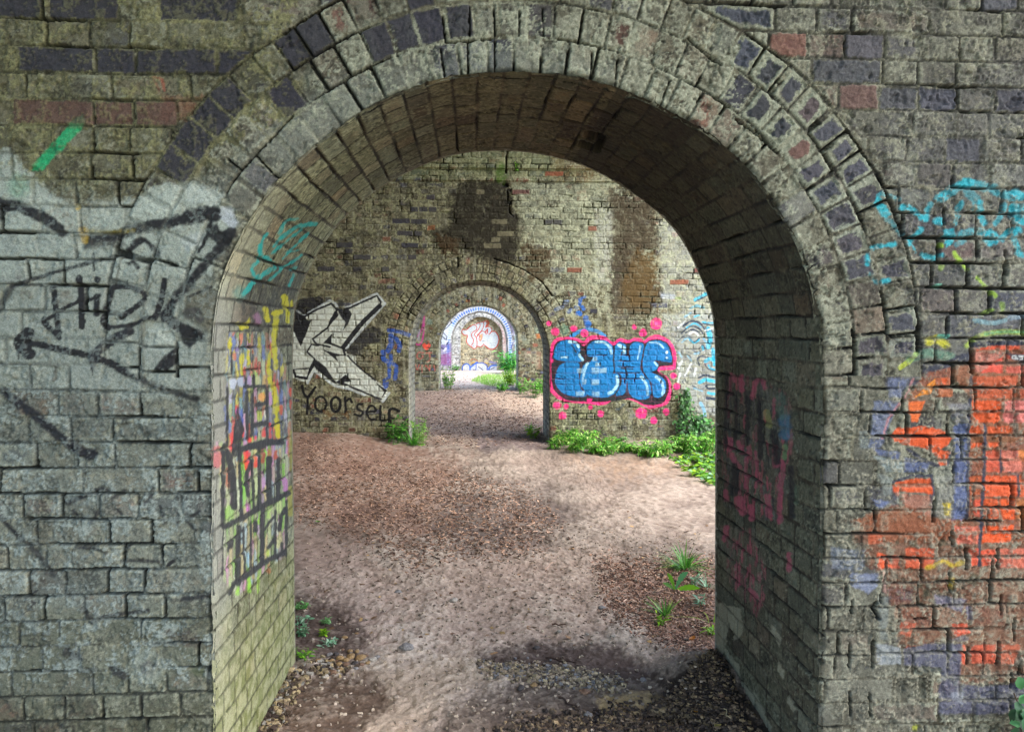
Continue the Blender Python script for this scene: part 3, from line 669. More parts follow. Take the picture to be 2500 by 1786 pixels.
# orange piece
stroke(s, R1, [(710, 1410), (780, 1392), (845, 1435)], 62, color='c8c41c', op=.85, soft=4, rough=4); stroke(s, R1, [(790, 1370), (860, 1365)], 36, color='58bfa6', op=.8)
stroke(s, R1, [(1010, 1440), (1080, 1382), (1150, 1352), (1300, 1332), (1500, 1340)], 38, color='9fb83a', op=.8, soft=4); stroke(s, R1, [(1150, 1350), (1300, 1330), (1500, 1335)], 20, color='5fae86', op=.6)
stroke(s, R1, [(480, 1615), (560, 1560), (610, 1500)], 40, color='b2c02c', op=.8); stroke(s, R1, [(560, 1540), (700, 1500), (880, 1530)], 70, color='5f9a7c', op=.5, soft=5)
ob = dict(soft=5, rough=6, wear=.42, joint=.35)
poly(s, R3, [(560, 400), (720, 370), (910, 330), (910, 215), (1060, 190), (1450, 170), (1800, 230), (1960, 420), (1840, 800), (1990, 1250), (1900, 1700), (300, 1700), (60, 1600), (30, 1530), (260, 1430), (400, 1400), (620, 1510), (760, 1520), (870, 1520), (900, 1150), (900, 600), (780, 440), (640, 440), (480, 610), (430, 640), (420, 600), (520, 470)], '98522a', op=.72, **{**ob, 'wear': .55})
poly(s, R2, [(90, -20), (1850, -20), (1790, 500), (1880, 800), (1640, 1130), (1370, 1240), (940, 1250), (950, 930), (880, 900), (700, 930), (520, 970), (460, 960), (450, 760), (380, 540), (300, 360), (240, 340), (130, 150)], '8a4c2c', op=.52, **{**ob, 'wear': .7, 'rough': 14, 'soft': 9})
o2 = dict(soft=2, rough=3, wear=.22, joint=.55)
OR = 'dc520c'
for q, c, o in [([(300, 870), (330, 830), (550, 812), (680, 838), (770, 900), (720, 960), (670, 990), (752, 1010), (720, 1112), (665, 1110), (640, 1030), (560, 980), (400, 950), (320, 920)], OR, .95), ([(310, 1260), (340, 1235), (500, 1208), (605, 1208), (628, 1335), (560, 1322), (450, 1312), (315, 1312)], OR, .95), ([(315, 1312), (610, 1340), (600, 1500), (420, 1430)], 'b86a52', .55),
                ([(920, 615), (1140, 615), (1140, 760), (1110, 788), (960, 782), (918, 700)], OR, .95), ([(910, 810), (1005, 810), (1005, 880), (910, 880)], OR, .85), ([(910, 940), (1005, 940), (1005, 975), (910, 975)], OR, .9), ([(1040, 815), (1255, 810), (1255, 865), (1040, 880)], OR, .75), ([(1040, 930), (1130, 930), (1130, 975), (1040, 975)], OR, .9), ([(1040, 865), (1255, 865), (1245, 940), (1040, 940)], '7d4a22', .85), ([(910, 880), (1005, 880), (1005, 940), (910, 940)], '7d4a22', .8),
                ([(1025, 1000), (1130, 1000), (1130, 1160), (1025, 1160)], 'd85434', .8), ([(1150, 1000), (1450, 1000), (1450, 1160), (1155, 1160)], 'd8745e', .85), ([(1010, 1190), (1262, 1190), (1262, 1345), (1010, 1345)], 'e8581f', .9), ([(1280, 1190), (1450, 1190), (1450, 1345), (1280, 1345)], 'd85a2a', .85), ([(905, 1200), (1000, 1190), (985, 1335), (895, 1340)], 'c85a26', .8), ([(1010, 1370), (1112, 1368), (1112, 1510), (1010, 1512)], OR, .95), ([(905, 1375), (985, 1370), (980, 1500), (940, 1500)], 'e05030', .8),
                ([(1130, 1368), (1240, 1368), (1240, 1522), (1150, 1522)], 'f05a10', .92), ([(1250, 1368), (1450, 1368), (1450, 1520), (1250, 1520)], 'b0662a', .8), ([(935, 432), (1262, 432), (1262, 602), (935, 602)], 'c8562a', .8), ([(1290, 440), (1450, 440), (1450, 602), (1290, 602)], 'b8502c', .8), ([(940, 250), (1150, 250), (1150, 400), (940, 400)], 'c87a68', .8), ([(1000, 390), (1150, 280), (1150, 405), (980, 405)], 'e2452c', .8), ([(1165, 620), (1450, 610), (1450, 785), (1165, 785)], 'e07a70', .85),
                ([(480, 590), (560, 520), (630, 450), (642, 500), (600, 560)], 'f0901c', .92), ([(430, 625), (560, 618), (500, 780), (455, 782)], 'e86a20', .92), ([(640, 450), (765, 440), (765, 590), (640, 590)], 'c0622c', .75), ([(690, 450), (740, 450), (700, 520)], OR, .8), ([(1180, 260), (1450, 260), (1450, 300), (1180, 300)], 'd84a2c', .8), ([(1180, 360), (1450, 350), (1450, 405), (1180, 405)], 'd05a48', .8), ([(1010, 205), (1280, 195), (1280, 225), (950, 232)], 'e2542c', .85), ([(1270, 1000), (1450, 960), (1450, 1080), (1290, 1080)], 'e89030', .6)]:
    poly(s, R3, q, c, op=o, **o2)
for q, c, o in [([(290, 215), (370, 240), (420, 340), (300, 342)], 'ec5a26', .85), ([(420, 240), (470, 250), (470, 345), (420, 345)], 'c84e2c', .7), ([(515, 185), (742, 185), (732, 342), (520, 342)], 'd05226', .8), ([(900, 10), (1095, 15), (1090, 152), (925, 152)], 'd86a52', .85), ([(1122, 10), (1362, 0), (1342, 140), (1122, 142)], 'f0560e', .95), ([(1022, 190), (1092, 190), (1080, 312), (1030, 322)], 'e0522e', .9), ([(1112, 205), (1222, 190), (1222, 312), (1112, 322)], 'e0522e', .9), ([(1260, 190), (1600, 190), (1600, 342), (1260, 335)], 'd2684e', .85),
                ([(230, 70), (340, 60), (340, 150), (230, 150)], 'd05a2c', .6), ([(880, 780), (1000, 772), (1022, 850), (900, 870)], 'e2522c', .85), ([(1032, 940), (1222, 940), (1222, 1092), (1032, 1092)], 'c85232', .85), ([(1262, 940), (1420, 940), (1380, 1092), (1262, 1092)], 'c06040', .8), ([(960, 940), (985, 940), (985, 1092), (955, 1092)], 'd85432', .85), ([(470, 760), (600, 770), (560, 880), (480, 860)], 'd05a38', .6), ([(330, 370), (365, 370), (360, 530), (340, 520)], 'd8a898', .6), ([(480, 970), (640, 940), (560, 960)], 'c85a34', .7)]:
    poly(s, R2, q, c, op=o, **o2)
sl_ = dict(soft=3, rough=4, wear=.35, joint=.3)
BG = '56648c'
for q, c, o in [([(790, 790), (900, 790), (890, 1160), (890, 1190), (882, 1525), (765, 1525), (770, 1350), (790, 1190), (782, 1000)], BG, .9), ([(720, 640), (895, 640), (895, 790), (785, 785)], '8a8a92', .6), ([(280, 450), (435, 450), (385, 592), (290, 592)], '66708c', .85), ([(170, 620), (372, 618), (290, 800), (230, 975), (130, 975), (150, 800)], '66708a', .85), ([(150, 980), (372, 1010), (362, 1075), (200, 1030)], BG, .85), ([(400, 1050), (600, 1090), (560, 1155), (400, 1155)], '526088', .85),
                ([(160, 1030), (380, 1080), (390, 1160), (260, 1160)], '9aacac', .5), ([(150, 1365), (290, 1385), (220, 1445)], '66749c', .85), ([(640, 1195), (780, 1190), (770, 1520), (640, 1500)], '8f9088', .55), ([(690, 1400), (755, 1395), (742, 1495), (700, 1495)], 'd6bc14', .9), ([(60, 850), (130, 850), (130, 980), (60, 980)], '8c9c9c', .4), ([(200, 1180), (310, 1200), (300, 1340), (240, 1340)], '86908c', .5)]:
    poly(s, R3, q, c, op=o, **sl_)
for q, c, o in [([(500, 980), (620, 950), (700, 935), (952, 930), (942, 1250), (1100, 1262), (1370, 1250), (1600, 1100), (1600, 1460), (1100, 1480), (770, 1480), (800, 1120), (500, 1100)], '54556a', .85), ([(80, 380), (292, 380), (302, 480), (220, 535), (90, 480)], '7c86a0', .8), ([(-60, 180), (200, 200), (180, 352), (-60, 352)], '777f8c', .7), ([(290, 930), (482, 960), (482, 1092), (290, 1092)], '98a0a4', .7), ([(740, 550), (1000, 590), (950, 680), (760, 620)], '686c82', .75), ([(980, 640), (1040, 640), (1040, 740), (1000, 740)], '505878', .8),
                ([(860, 900), (980, 860), (1020, 890), (940, 915)], '5c5a62', .8), ([(300, 560), (380, 560), (370, 900), (310, 900)], '78807c', .6), ([(860, 1310), (980, 1310), (960, 1400), (880, 1370)], 'a4aab4', .6)]:
    poly(s, R2, q, c, op=o, **sl_)
dk = dict(color='2e3242', wear=.2, joint=.15, soft=2, rough=2.5)
poly(s, R3, [(540, 388), (700, 330), (780, 280), (910, 245), (912, 310), (760, 352), (620, 392)], '2c3040', .9, soft=3, rough=3)
for q, w, o in [([(915, 192), (1080, 180), (1300, 178)], 36, .9), ([(915, 430), (925, 520)], 20, .5), ([(1015, 800), (1020, 1000), (1005, 1200), (992, 1500), (988, 1640)], 22, .8), ([(897, 610), (893, 800), (884, 1150), (884, 1525)], 20, .9), ([(605, 1190), (628, 1335)], 24, .9), ([(315, 1235), (450, 1190), (605, 1188)], 17, .85), ([(752, 1010), (728, 1112)], 14, .9), ([(420, 985), (540, 1070), (650, 1112)], 26, .75), ([(900, 610), (905, 440)], 16, .4), ([(1140, 1000), (1140, 1160)], 16, .7), ([(1270, 1190), (1265, 1340)], 16, .7), ([(600, 1340), (620, 1500)], 26, .5)]: stroke(s, R3, q, w, op=o, cur=False, **dk)
stroke(s, R2, [(1108, 10), (1100, 150), (1092, 320)], 18, op=.8, **dk)
poly(s, R3, [(1180, 255), (1330, 268), (1450, 280), (1450, 345), (1330, 350), (1230, 300)], '30303c', .9, soft=3)
stroke(s, R3, [(1255, 275), (1235, 280), (1235, 298), (1255, 298), (1262, 272), (1264, 300)], 8, color='d8dcd8', rough=.6, wear=0, cur=False)
stroke(s, R3, [(1306, 274), (1284, 274), (1284, 284), (1304, 288), (1304, 300), (1282, 300)], 8, color='d8dcd8', rough=.6, wear=0, cur=False)
for q in [[(470, 455), (405, 592)], [(362, 640), (285, 760), (240, 905)]]: stroke(s, R3, q, 18, color='c08080', op=.7)
for q, w in [([(760, 305), (820, 286), (885, 322)], 28), ([(690, 335), (732, 325)], 36), ([(885, 430), (890, 500)], 34), ([(920, 310), (970, 290)], 40)]: stroke(s, R2, q, w, color='d0b424', op=.75, soft=3)
dots(s, R2, [(600, 1590, 24)], 'b0b81c', soft=4, rough=4)
for x, y, r in [(460, 140, 24), (580, 145, 28), (810, 145, 30), (640, 480, 26), (770, 440, 26), (1050, 430, 50), (630, 625, 24), (690, 545, 30)]: dots(s, R2, [(x, y, r)], '454a34', op=.75, soft=4, rough=6)
region(s, R3, [(380, 440), (560, 380), (760, 270), (900, 180), (1100, 90), (1980, 70), (2010, 2400), (880, 2500), (560, 2220), (330, 2200), (240, 1960), (50, 1650), (30, 1520), (150, 1350), (300, 1200), (120, 1000), (130, 780), (260, 600)], 5)
# cracks and lost pointing near the right jamb
def crack(S, cr, pts, w, depth=.03):
    p = cr(pts); d, _ = seg_dist(S.pu, S.pv, p); d = d+2*(fbm(S.pu/9, S.pv/9, 5, 3)-.5)*2
    mm = ss(w/cr.sc/2*.72+1, w/cr.sc/2*.72-.6, d); S.h -= mm*depth; S.col[:] = lerp(S.col, C('14120d'), (mm*.93)[:, None])
Y5_ = Crop(1900, 1050, 2.207)
for q, w in [([(525, 930), (515, 960), (540, 1015)], 26), ([(545, 880), (552, 930)], 10), ([(512, 1140), (508, 1275)], 22), ([(388, 1150), (382, 1275)], 16), ([(398, 915), (398, 985)], 14), ([(385, 1410), (388, 1535)], 14), ([(492, 1420), (496, 1535)], 14), ([(838, 380), (836, 490)], 20), ([(1000, 490), (1190, 486)], 12), ([(935, 540), (940, 620)], 16), ([(1015, 640), (1012, 745)], 18), ([(1185, 640), (1182, 745)], 16), ([(925, 770), (930, 870)], 12), ([(1190, 1145), (1185, 1260)], 22), ([(1020, 1170), (1018, 1260)], 14), ([(1270, 1010), (1272, 1130)], 12), ([(1205, 890), (1200, 990)], 10), ([(730, 1016), (790, 1012)], 14), ([(1262, 1310), (1260, 1390)], 10)]: crack(s, Y5_, q, w)
crack(s, R0, [(940, 370), (935, 460)], 16); crack(s, R0, [(795, 1040), (790, 1170)], 30); crack(s, R0, [(1285, 610), (1295, 740)], 18); crack(s, R0, [(1100, 1180), (1100, 1300)], 18)
for q, w in [([(1485, 1055), (1580, 950), (1700, 830), (1810, 710)], 10), ([(1580, 960), (1700, 1090), (1760, 1110)], 10), ([(1390, 970), (1480, 1040)], 10), ([(1400, 1190), (1450, 1100), (1490, 1050)], 10)]: crack(s, Z1, q, w, .02)
for q, w in [([(430, 235), (560, 230), (690, 215)], 11), ([(695, 40), (700, 200)], 11), ([(560, 40), (560, 200)], 11), ([(410, 90), (425, 230)], 12), ([(700, 230), (700, 410)], 11), ([(550, 230), (552, 410)], 12), ([(400, 270), (420, 420)], 11), ([(1240, 300), (1232, 460)], 12), ([(965, 50), (970, 200)], 9), ([(838, 40), (836, 200)], 9), ([(1380, 330), (1370, 480)], 9), ([(1770, 210), (1880, 310), (1960, 360)], 14), ([(2040, 660), (2150, 740), (2270, 850)], 14), ([(1620, 590), (1670, 450)], 10)]: crack(s, T6, q, w, .022)

# --- soffit / jambs of the nearest arch
s = J1
s.h *= np.where(s.N[:, 0] > .2, .40, .75).astype(np.float32)
LJ = Crop(500, 700, 4.0583); LK = Crop(500, 1050, 4.0583); QJ = Crop(1700, 800, 1.647)
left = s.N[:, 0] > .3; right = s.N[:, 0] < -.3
zz = s.P[:, 2]
I = np.nonzero(left)[0]
fr = ss(.30, .02, s.a[I]+.12*(s.n1[I]-.5))                       # pale edge next to the front
s.col[I] = lerp(s.col[I], C('989a90'), (fr*ss(2.1, 1.5, zz[I])*.7)[:, None])
al = ss(.85, .25, zz[I]+.4*(s.n1[I]-.5))                          # green-yellow algae low down
s.col[I] = lerp(s.col[I], lerp(C('7c8048'), C('a2a276'), ss(.4, .6, s.n2[I])[:, None]), (al*.75)[:, None])
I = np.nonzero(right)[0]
s.col[I] *= .50                                                    # shade of the right jamb put into the brick colour
tp = ss(.55, .95, -s.N[:, 2])*ss(.62, .15, s.N[:, 0])                                     # browner, darker crown
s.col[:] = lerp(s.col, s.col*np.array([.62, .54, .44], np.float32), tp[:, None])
s.col[:] = lerp(s.col, s.col*np.array([.56, .52, .47], np.float32), (ss(.1, -.5, s.N[:, 0])*ss(-.05, -.3, s.N[:, 2]))[:, None])  # dim right haunch: its shade is painted in as darker colour
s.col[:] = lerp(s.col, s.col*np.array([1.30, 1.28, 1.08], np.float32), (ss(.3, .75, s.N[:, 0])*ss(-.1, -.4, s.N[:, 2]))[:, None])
I = np.nonzero(left)[0]; s.col[I] *= (1-.45*(1-s.inb[I]))[:, None]
poly(s, LJ, [(380, 40), (600, -160), (900, -300), (1010, -200), (880, 200), (560, 420), (370, 420), (360, 200)], '3a3a36', .55, soft=10, rough=10, wear=.5)
te = dict(color='12a39c', soft=1.6, rough=3, wear=.45, joint=.2)
for q, w in [([(1470, 680), (1530, 610), (1590, 560), (1650, 530)], 32), ([(1530, 580), (1520, 520), (1600, 465), (1640, 500)], 22), ([(1610, 480), (1560, 430), (1560, 390)], 20), ([(1560, 470), (1570, 380), (1610, 320)], 18), ([(1680, 320), (1720, 250), (1790, 230)], 18), ([(1690, 350), (1790, 280), (1900, 262)], 24), ([(1640, 440), (1720, 370), (1810, 300)], 16), ([(1700, 470), (1780, 390), (1850, 320)], 14), ([(1690, 530), (1780, 480), (1810, 450)], 14), ([(1740, 630), (1765, 570)], 18), ([(1620, 600), (1700, 530), (1740, 500)], 12), ([(1650, 400), (1700, 330)], 14), ([(1720, 440), (1800, 420)], 14), ([(1750, 540), (1790, 520)], 12)]: stroke(s, ZA, q, w, **te)
dots(s, ZA, [(1440, 680, 40)], '4aa89c', op=.35, soft=10, rough=6)
region(s, ZA, [(1400, 640), (1560, 300), (1720, 210), (1960, 230), (1880, 420), (1760, 660), (1600, 680), (1460, 720)], 3)
# streaky multicoloured ground coat of the left jamb
PALS = [C(c) for c in ('b6b4c4', 'c8a0b4', 'aab87c', '6a7cae', 'cfc45a', 'd0524c', 'bdc6a0', '8f8fae', '6f9aa0', 'c87a60', '9bb860', '4c5468')]
def streaks(S, cr, pts, wx, wy, seed, pal, op, wsel=None, soft=8, rough=10):
    p = cr(pts); ins = inside(S.pu, S.pv, p); I = np.nonzero(ins)[0]
    if not len(I): return
    u, v = S.pu[I], S.pv[I]
    d, _ = seg_dist(u, v, p, True)
    uu = u/wx+.6*(fbm(u/7, v/30, seed, 2)-.5); cx_ = np.floor(uu); vv = v/wy+7*_h(cx_, cx_*0, seed)+1.2*(fbm(u/6, v/50, seed+1, 2)-.5); cy_ = np.floor(vv)
    r = _h(cx_, cy_, seed+2); r2 = _h(cx_, cy_, seed+3)
    col = np.array(pal, np.float32)[np.clip((r*len(pal)).astype(int), 0, len(pal)-1)]
    e = np.minimum(uu-cx_, cx_+1-uu)
    m = ss(0, soft, d+rough*(S.n2[I]-.5))*op*(.45+.55*r2)*ss(.0, .25, e)*(1-.55*ss(.5, .62, S.wear[I]))*(1-.8*S.gap[I])
    S.col[I] = lerp(S.col[I], col*(.75+.5*S.n3[I])[:, None], m[:, None]); S.gl[I] = m*.3
streaks(s, LJ, [(210, 440), (640, 440), (800, 700), (860, 1000), (870, 1700), (170, 1700), (200, 900)], 9, 34, 301, PALS, .85)
streaks(s, LK, [(100, 100), (860, 80), (850, 600), (800, 1250), (520, 1500), (330, 1650), (180, 1500), (160, 900)], 8.5, 42, 302, [C(c) for c in ('bcc890', '8cc84c', 'c890b0', 'c0c8a8', 'a4b87c', '9fb4b8', 'c8b884', '7d9a60', 'b4a0b0')], .85)
for q, w, c, o in [([(360, 560), (375, 500)], 30, 'd02a30', .9), ([(265, 1480), (275, 1600)], 40, 'd0343a', .9)]: pass
for x, y, w, h, c in [(375, 1440, 42, 100, 'e02428'), (450, 1510, 44, 50, 'e02a24'), (508, 1500, 30, 50, 'dc3028'), (590, 1440, 40, 100, 'd84040'), (272, 1540, 36, 130, 'cc3c3c'), (575, 1090, 66, 90, 'dc9a54'), (650, 1110, 30, 140, 'b884b4'), (650, 1420, 28, 160, 'c03830'), (765, 1220, 40, 110, 'c05a30'), (856, 1050, 36, 90, 'c04a34'), (855, 1160, 26, 100, 'b04634'), (735, 1440, 34, 140, 'd8842c'), (295, 690, 34, 80, 'c07064'), (320, 620, 40, 50, '6a4e94'), (280, 960, 70, 110, 'b4bccc'), (362, 940, 66, 110, 'a4aebe'), (452, 930, 40, 90, 'b094b8'), (530, 930, 50, 100, 'b4b888'), (590, 930, 30, 110, 'c09c60'), (375, 1290, 26, 160, '3450a0'), (330, 1230, 30, 60, '9a5ab0'), (210, 1250, 30, 160, '5c6890'), (545, 1270, 50, 110, 'a8b444'), (600, 1270, 20, 90, 'dcd8c8')]:
    stroke(s, LJ, [(x, y-h/2+w/2), (x, y+h/2-w/2)], w, color=C(c), op=.88, soft=1.6, rough=3, wear=.25)
for x, y, w, h, c in [(420, 300, 60, 200, 'e02428'), (505, 240, 30, 180, 'd8cc88'), (510, 300, 34, 130, 'dc3430'), (585, 250, 40, 160, 'a0402c'), (640, 240, 36, 110, 'a85444'), (705, 240, 40, 100, 'b04428'), (272, 110, 40, 200, 'cc4440'), (235, 470, 50, 220, '9c5040'), (130, 260, 100, 220, 'b46464'), (445, 400, 44, 110, 'c08890'), (582, 520, 40, 120, 'b890b4'), (335, 620, 32, 260, 'c4ccaa'), (390, 640, 38, 260, '7cc044'), (515, 520, 40, 240, 'b8c490'), (690, 420, 36, 180, 'a89888'), (795, 540, 50, 140, 'b070a8'), (430, 760, 34, 90, 'c06cb0'), (250, 820, 90, 150, '84b050'), (545, 880, 26, 90, '8ec040'), (430, 1280, 30, 160, '8cb0c0'), (630, 1210, 36, 70, 'b8cc50'), (640, 780, 40, 200, '9cc060'), (740, 760, 40, 130, 'b8c884'), (715, 960, 34, 160, 'c4c8b0'), (725, 1110, 40, 130, 'b8bc80'), (445, 1530, 34, 170, '8cc838'), (535, 1540, 28, 160, '98c044'), (325, 1600, 30, 60, '90c040'), (850, 700, 50, 300, '8c8a3c'), (860, 200, 40, 400, '8f8c40'), (640, 1370, 30, 90, '9c6038')]:
    stroke(s, LK, [(x, y-h/2+w/2), (x, y+h/2-w/2)], w, color=C(c), op=.85, soft=1.6, rough=3, wear=.25)
ye = dict(color='c4bc1e', soft=2, rough=4, wear=.45)
for q, w in [([(790, 110), (800, 190)], 62), ([(870, 120), (860, 190)], 24), ([(600, 220), (620, 330)], 56), ([(690, 270), (760, 245)], 44), ([(720, 260), (700, 400), (690, 560), (705, 800)], 52), ([(655, 640), (635, 780), (640, 950)], 30), ([(650, 900), (680, 1000), (715, 1150), (720, 1330), (735, 1480)], 48), ([(820, 230), (825, 340)], 30), ([(430, 640), (430, 760)], 30), ([(365, 680), (370, 860)], 34), ([(540, 500), (540, 590)], 26), ([(255, 520), (250, 600)], 34)]: stroke(s, LJ, q, w, **ye)
poly(s, LJ, [(330, 350), (380, 380), (440, 305), (450, 400), (350, 425)], 'c0ba20', .85, soft=2, rough=3)
stroke(s, LJ, [(510, 290), (540, 350)], 60, color='a87898', op=.6, soft=4, rough=5)
bl = dict(color='2f3032', soft=1.5, rough=2.0, wear=.2, joint=.1, op=.88, cur=False)
poly(s, LJ, [(330, 1190), (395, 1400), (340, 1680), (270, 1680), (290, 1400)], '2a2b2e', .92)
for q, w in [([(425, 1040), (420, 1250), (430, 1500)], 32), ([(480, 1060), (470, 1480)], 28), ([(618, 1000), (622, 1540)], 27), ([(515, 1172), (605, 1150)], 44), ([(500, 1370), (610, 1345)], 56), ([(390, 1600), (560, 1555), (760, 1530)], 62), ([(225, 1000), (228, 1700)], 26), ([(400, 985), (600, 985)], 34), ([(250, 440), (560, 430)], 12), ([(230, 900), (400, 880)], 14), ([(270, 650), (270, 870)], 18), ([(410, 900), (410, 1000)], 18), ([(490, 880), (490, 1000)], 18)]: stroke(s, LJ, q, w*.92, **bl)
for q, w in [([(380, 175), (600, 112), (770, 118)], 62), ([(192, 150), (180, 950)], 44), ([(240, 230), (285, 480), (290, 760)], 74), ([(355, 180), (362, 860)], 34), ([(470, 300), (420, 420), (415, 520), (430, 640)], 42), ([(472, 330), (490, 770)], 30), ([(545, 180), (545, 740)], 34), ([(640, 280), (640, 700)], 62), ([(735, 290), (730, 650)], 46), ([(195, 960), (400, 855), (560, 755), (700, 690), (830, 618)], 60), ([(300, 190), (600, 170)], 30),
             ([(342, 960), (335, 1240), (330, 1520)], 58), ([(190, 940), (185, 1420)], 17), ([(270, 1090), (255, 1150)], 54), ([(240, 1140), (236, 1200)], 20), ([(385, 960), (400, 1440)], 28), ([(462, 900), (465, 1360)], 24), ([(512, 910), (512, 990)], 44), ([(580, 780), (570, 1310)], 52), ([(600, 980), (640, 910), (700, 850)], 32), ([(702, 800), (702, 1240)], 28), ([(740, 990), (760, 850), (810, 770)], 44), ([(635, 1160), (700, 1060)], 36), ([(815, 700), (808, 1240)], 28), ([(290, 1520), (430, 1430), (560, 1325), (700, 1250), (790, 1215)], 58), ([(290, 1540), (250, 1620)], 30), ([(770, 1120), (770, 1240)], 34)]: stroke(s, LK, q, w*.92, **bl)
region(s, LJ, [(180, 420), (540, 250), (760, 60), (900, 90), (860, 600), (870, 2700), (600, 2800), (250, 3100), (140, 2900), (130, 1500), (200, 900)], 2)
# right jamb
streaks(s, QJ, [(120, 170), (240, 190), (380, 260), (395, 470), (350, 790), (240, 780), (100, 720), (95, 400)], 7, 36, 311, [C(c) for c in ('8c4252', '2c2c32', '3a3c40', '9c4a5a', '46433c', '4c4c4c', '2f2f33', '74424c', '5a5c58')], .85)
streaks(s, QJ, [(95, 790), (230, 800), (310, 1020), (240, 1180), (120, 1020)], 7, 30, 312, [C(c) for c in ('a44c60', '4a443e', '5c5046', '8a4c58', '6a6258')], .75)
for q, w in [([(140, 190), (150, 215)], 16), ([(178, 200), (182, 250)], 22), ([(242, 212), (220, 280)], 18), ([(262, 212), (275, 245)], 14), ([(130, 450), (130, 488)], 26), ([(168, 460), (180, 500)], 18), ([(140, 510), (170, 560)], 20), ([(205, 480), (192, 640)], 14), ([(238, 500), (240, 640)], 12), ([(320, 550), (345, 545), (335, 640), (330, 780)], 22), ([(285, 680), (290, 750)], 28), ([(170, 690), (185, 740)], 34), ([(215, 720), (220, 765)], 22), ([(115, 660), (120, 690)], 22), ([(308, 290), (308, 340)], 12), ([(120, 800), (110, 850)], 20), ([(370, 910), (372, 970)], 20), ([(210, 1050), (240, 1080)], 20)]: stroke(s, QJ, q, w, color='a04a60', op=.7, soft=2, rough=3, wear=.3)
stroke(s, QJ, [(350, 370), (355, 430)], 44, color='3f6a86', op=.8, soft=5, rough=4); stroke(s, QJ, [(335, 280), (345, 350)], 40, color='4e6a5e', op=.6, soft=5); stroke(s, QJ, [(280, 340), (290, 390)], 26, color='8a8a50', op=.6); stroke(s, QJ, [(350, 480), (352, 520)], 22, color='6a9060', op=.6); stroke(s, QJ, [(400, 640), (400, 700)], 22, color='4e6450', op=.5)
for q, w in [([(120, 180), (115, 480)], 14), ([(160, 260), (155, 440)], 14), ([(205, 260), (200, 460)], 16), ([(250, 280), (260, 520)], 20), ([(150, 560), (150, 660)], 30), ([(375, 560), (380, 760)], 22), ([(310, 420), (320, 540)], 24)]: stroke(s, QJ, q, w, color='1d1e22', op=.75, soft=3, rough=3)
for q in [[(75, 1100), (180, 1130), (185, 1230), (150, 1260), (130, 1180), (110, 1300), (70, 1350)], [(110, 1290), (170, 1350), (175, 1410), (130, 1400)], [(170, 1420), (240, 1470), (300, 1600), (320, 1700), (250, 1560)], [(320, 1320), (350, 1380), (345, 1410), (325, 1370)], [(365, 1460), (400, 1530), (390, 1550), (365, 1510)], [(300, 1190), (340, 1250), (330, 1290), (305, 1230)]]: poly(s, QJ, q, '8a8a76', .8, soft=1.5, rough=5, wear=.15)
region(s, QJ, [(80, 160), (260, 160), (420, 280), (420, 800), (340, 820), (330, 1080), (200, 1200), (80, 1050)], 4)
crack(s, T6, [(1215, 750), (1295, 770), (1270, 830), (1175, 800)], 50, .05)

for q_, c_, t_ in [([(-420, -80), (760, -80), (760, 300), (400, 500), (-420, 500)], '77754f', .56), ([(-420, 420), (560, 420), (560, 1700), (-420, 1700)], '8f9a92', .57), ([(2005, 400), (2600, 400), (2600, 1860), (2000, 1860)], '3a3626', .62), ([(2005, 400), (2600, 400), (2600, 1860), (2000, 1860)], '9a9884', .62)]: bloom(S1, q_, c_, t_, .38)
S1.col *= (1-.50*S1.line)[:, None]; J1.col *= (1-.35*J1.line)[:, None]
S1.col *= np.where(S1.P[:, :1] < 0, .53, .56).astype(np.float32)     # near wall toned down as a whole, left half slightly more
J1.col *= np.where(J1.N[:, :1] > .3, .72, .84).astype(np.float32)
# --- second pier
s = S2
s.px = .8
KZ = Crop(700, 690, 4.1633); TZ = Crop(700, 350, 2.0664); MZ = Crop(1320, 760, 4.641); NZ = Crop(1320, 660, 5.166)
# weathering with outlines of its own: damp brown runs, pale bloom, whitewash
tone(s, TZ, [(-40, 250), (840, 180), (820, 700), (560, 900), (-40, 900)], '5d5a46', .40, soft=12)
tone(s, TZ, [(1140, 200), (1640, 200), (1640, 480), (1600, 720), (1400, 700), (1320, 520), (1180, 420)], '9fa58a', .50, wear=.65)
tone(s, TZ, [(1560, 330), (1650, 330), (1650, 720), (1560, 700)], 'b8baac', .62, soft=8, wear=.55)
tone(s, TZ, [(1870, 380), (1960, 400), (2100, 600), (2300, 760), (2300, 1000), (1900, 800)], 'b0b4a8', .55, wear=.6, soft=10)
tone(s, TZ, [(600, 20), (1400, 20), (1400, 185), (560, 185)], '7f8a62', .45, soft=6)
tone(s, TZ, [(1340, 60), (1560, 60), (1560, 190), (1340, 185)], '7a6238', .5, soft=8)
def bloom2(pts, color, thr, op, sc=16):
    p = TZ(pts); I = np.nonzero(inside(s.pu, s.pv, p))[0]; d, _ = seg_dist(s.pu[I], s.pv[I], p, True)
    f = fbm(s.a[I]*sc, s.b[I]*sc, 421, 3, .6)*.6+fbm(s.a[I]*60, s.b[I]*60, 422, 2, .6)*.4+.08*(1-s.inb[I])
    s.col[I] = lerp(s.col[I], C(color)*(.6+.8*s.n3[I])[:, None], (ss(thr, thr+.06, f)*ss(0, 40, d)*op)[:, None])
ALLW = [(-100, 20), (2300, 20), (2300, 1560), (-100, 1560)]
bloom2(ALLW, '9a9a74', .55, .6); bloom2(ALLW, '2a271b', .60, .65, 9); bloom2([(1100, 150), (2300, 150), (2300, 1000), (1200, 900)], 'b4b89e', .53, .5)
tone(s, TZ, [(860, 195), (1110, 190), (1135, 300), (1175, 380), (1160, 590), (1050, 590), (870, 540), (830, 545), (770, 530), (755, 450), (825, 400), (830, 290)], '2c281c', .86, soft=14, rough=20, wear=.4, joint=0)
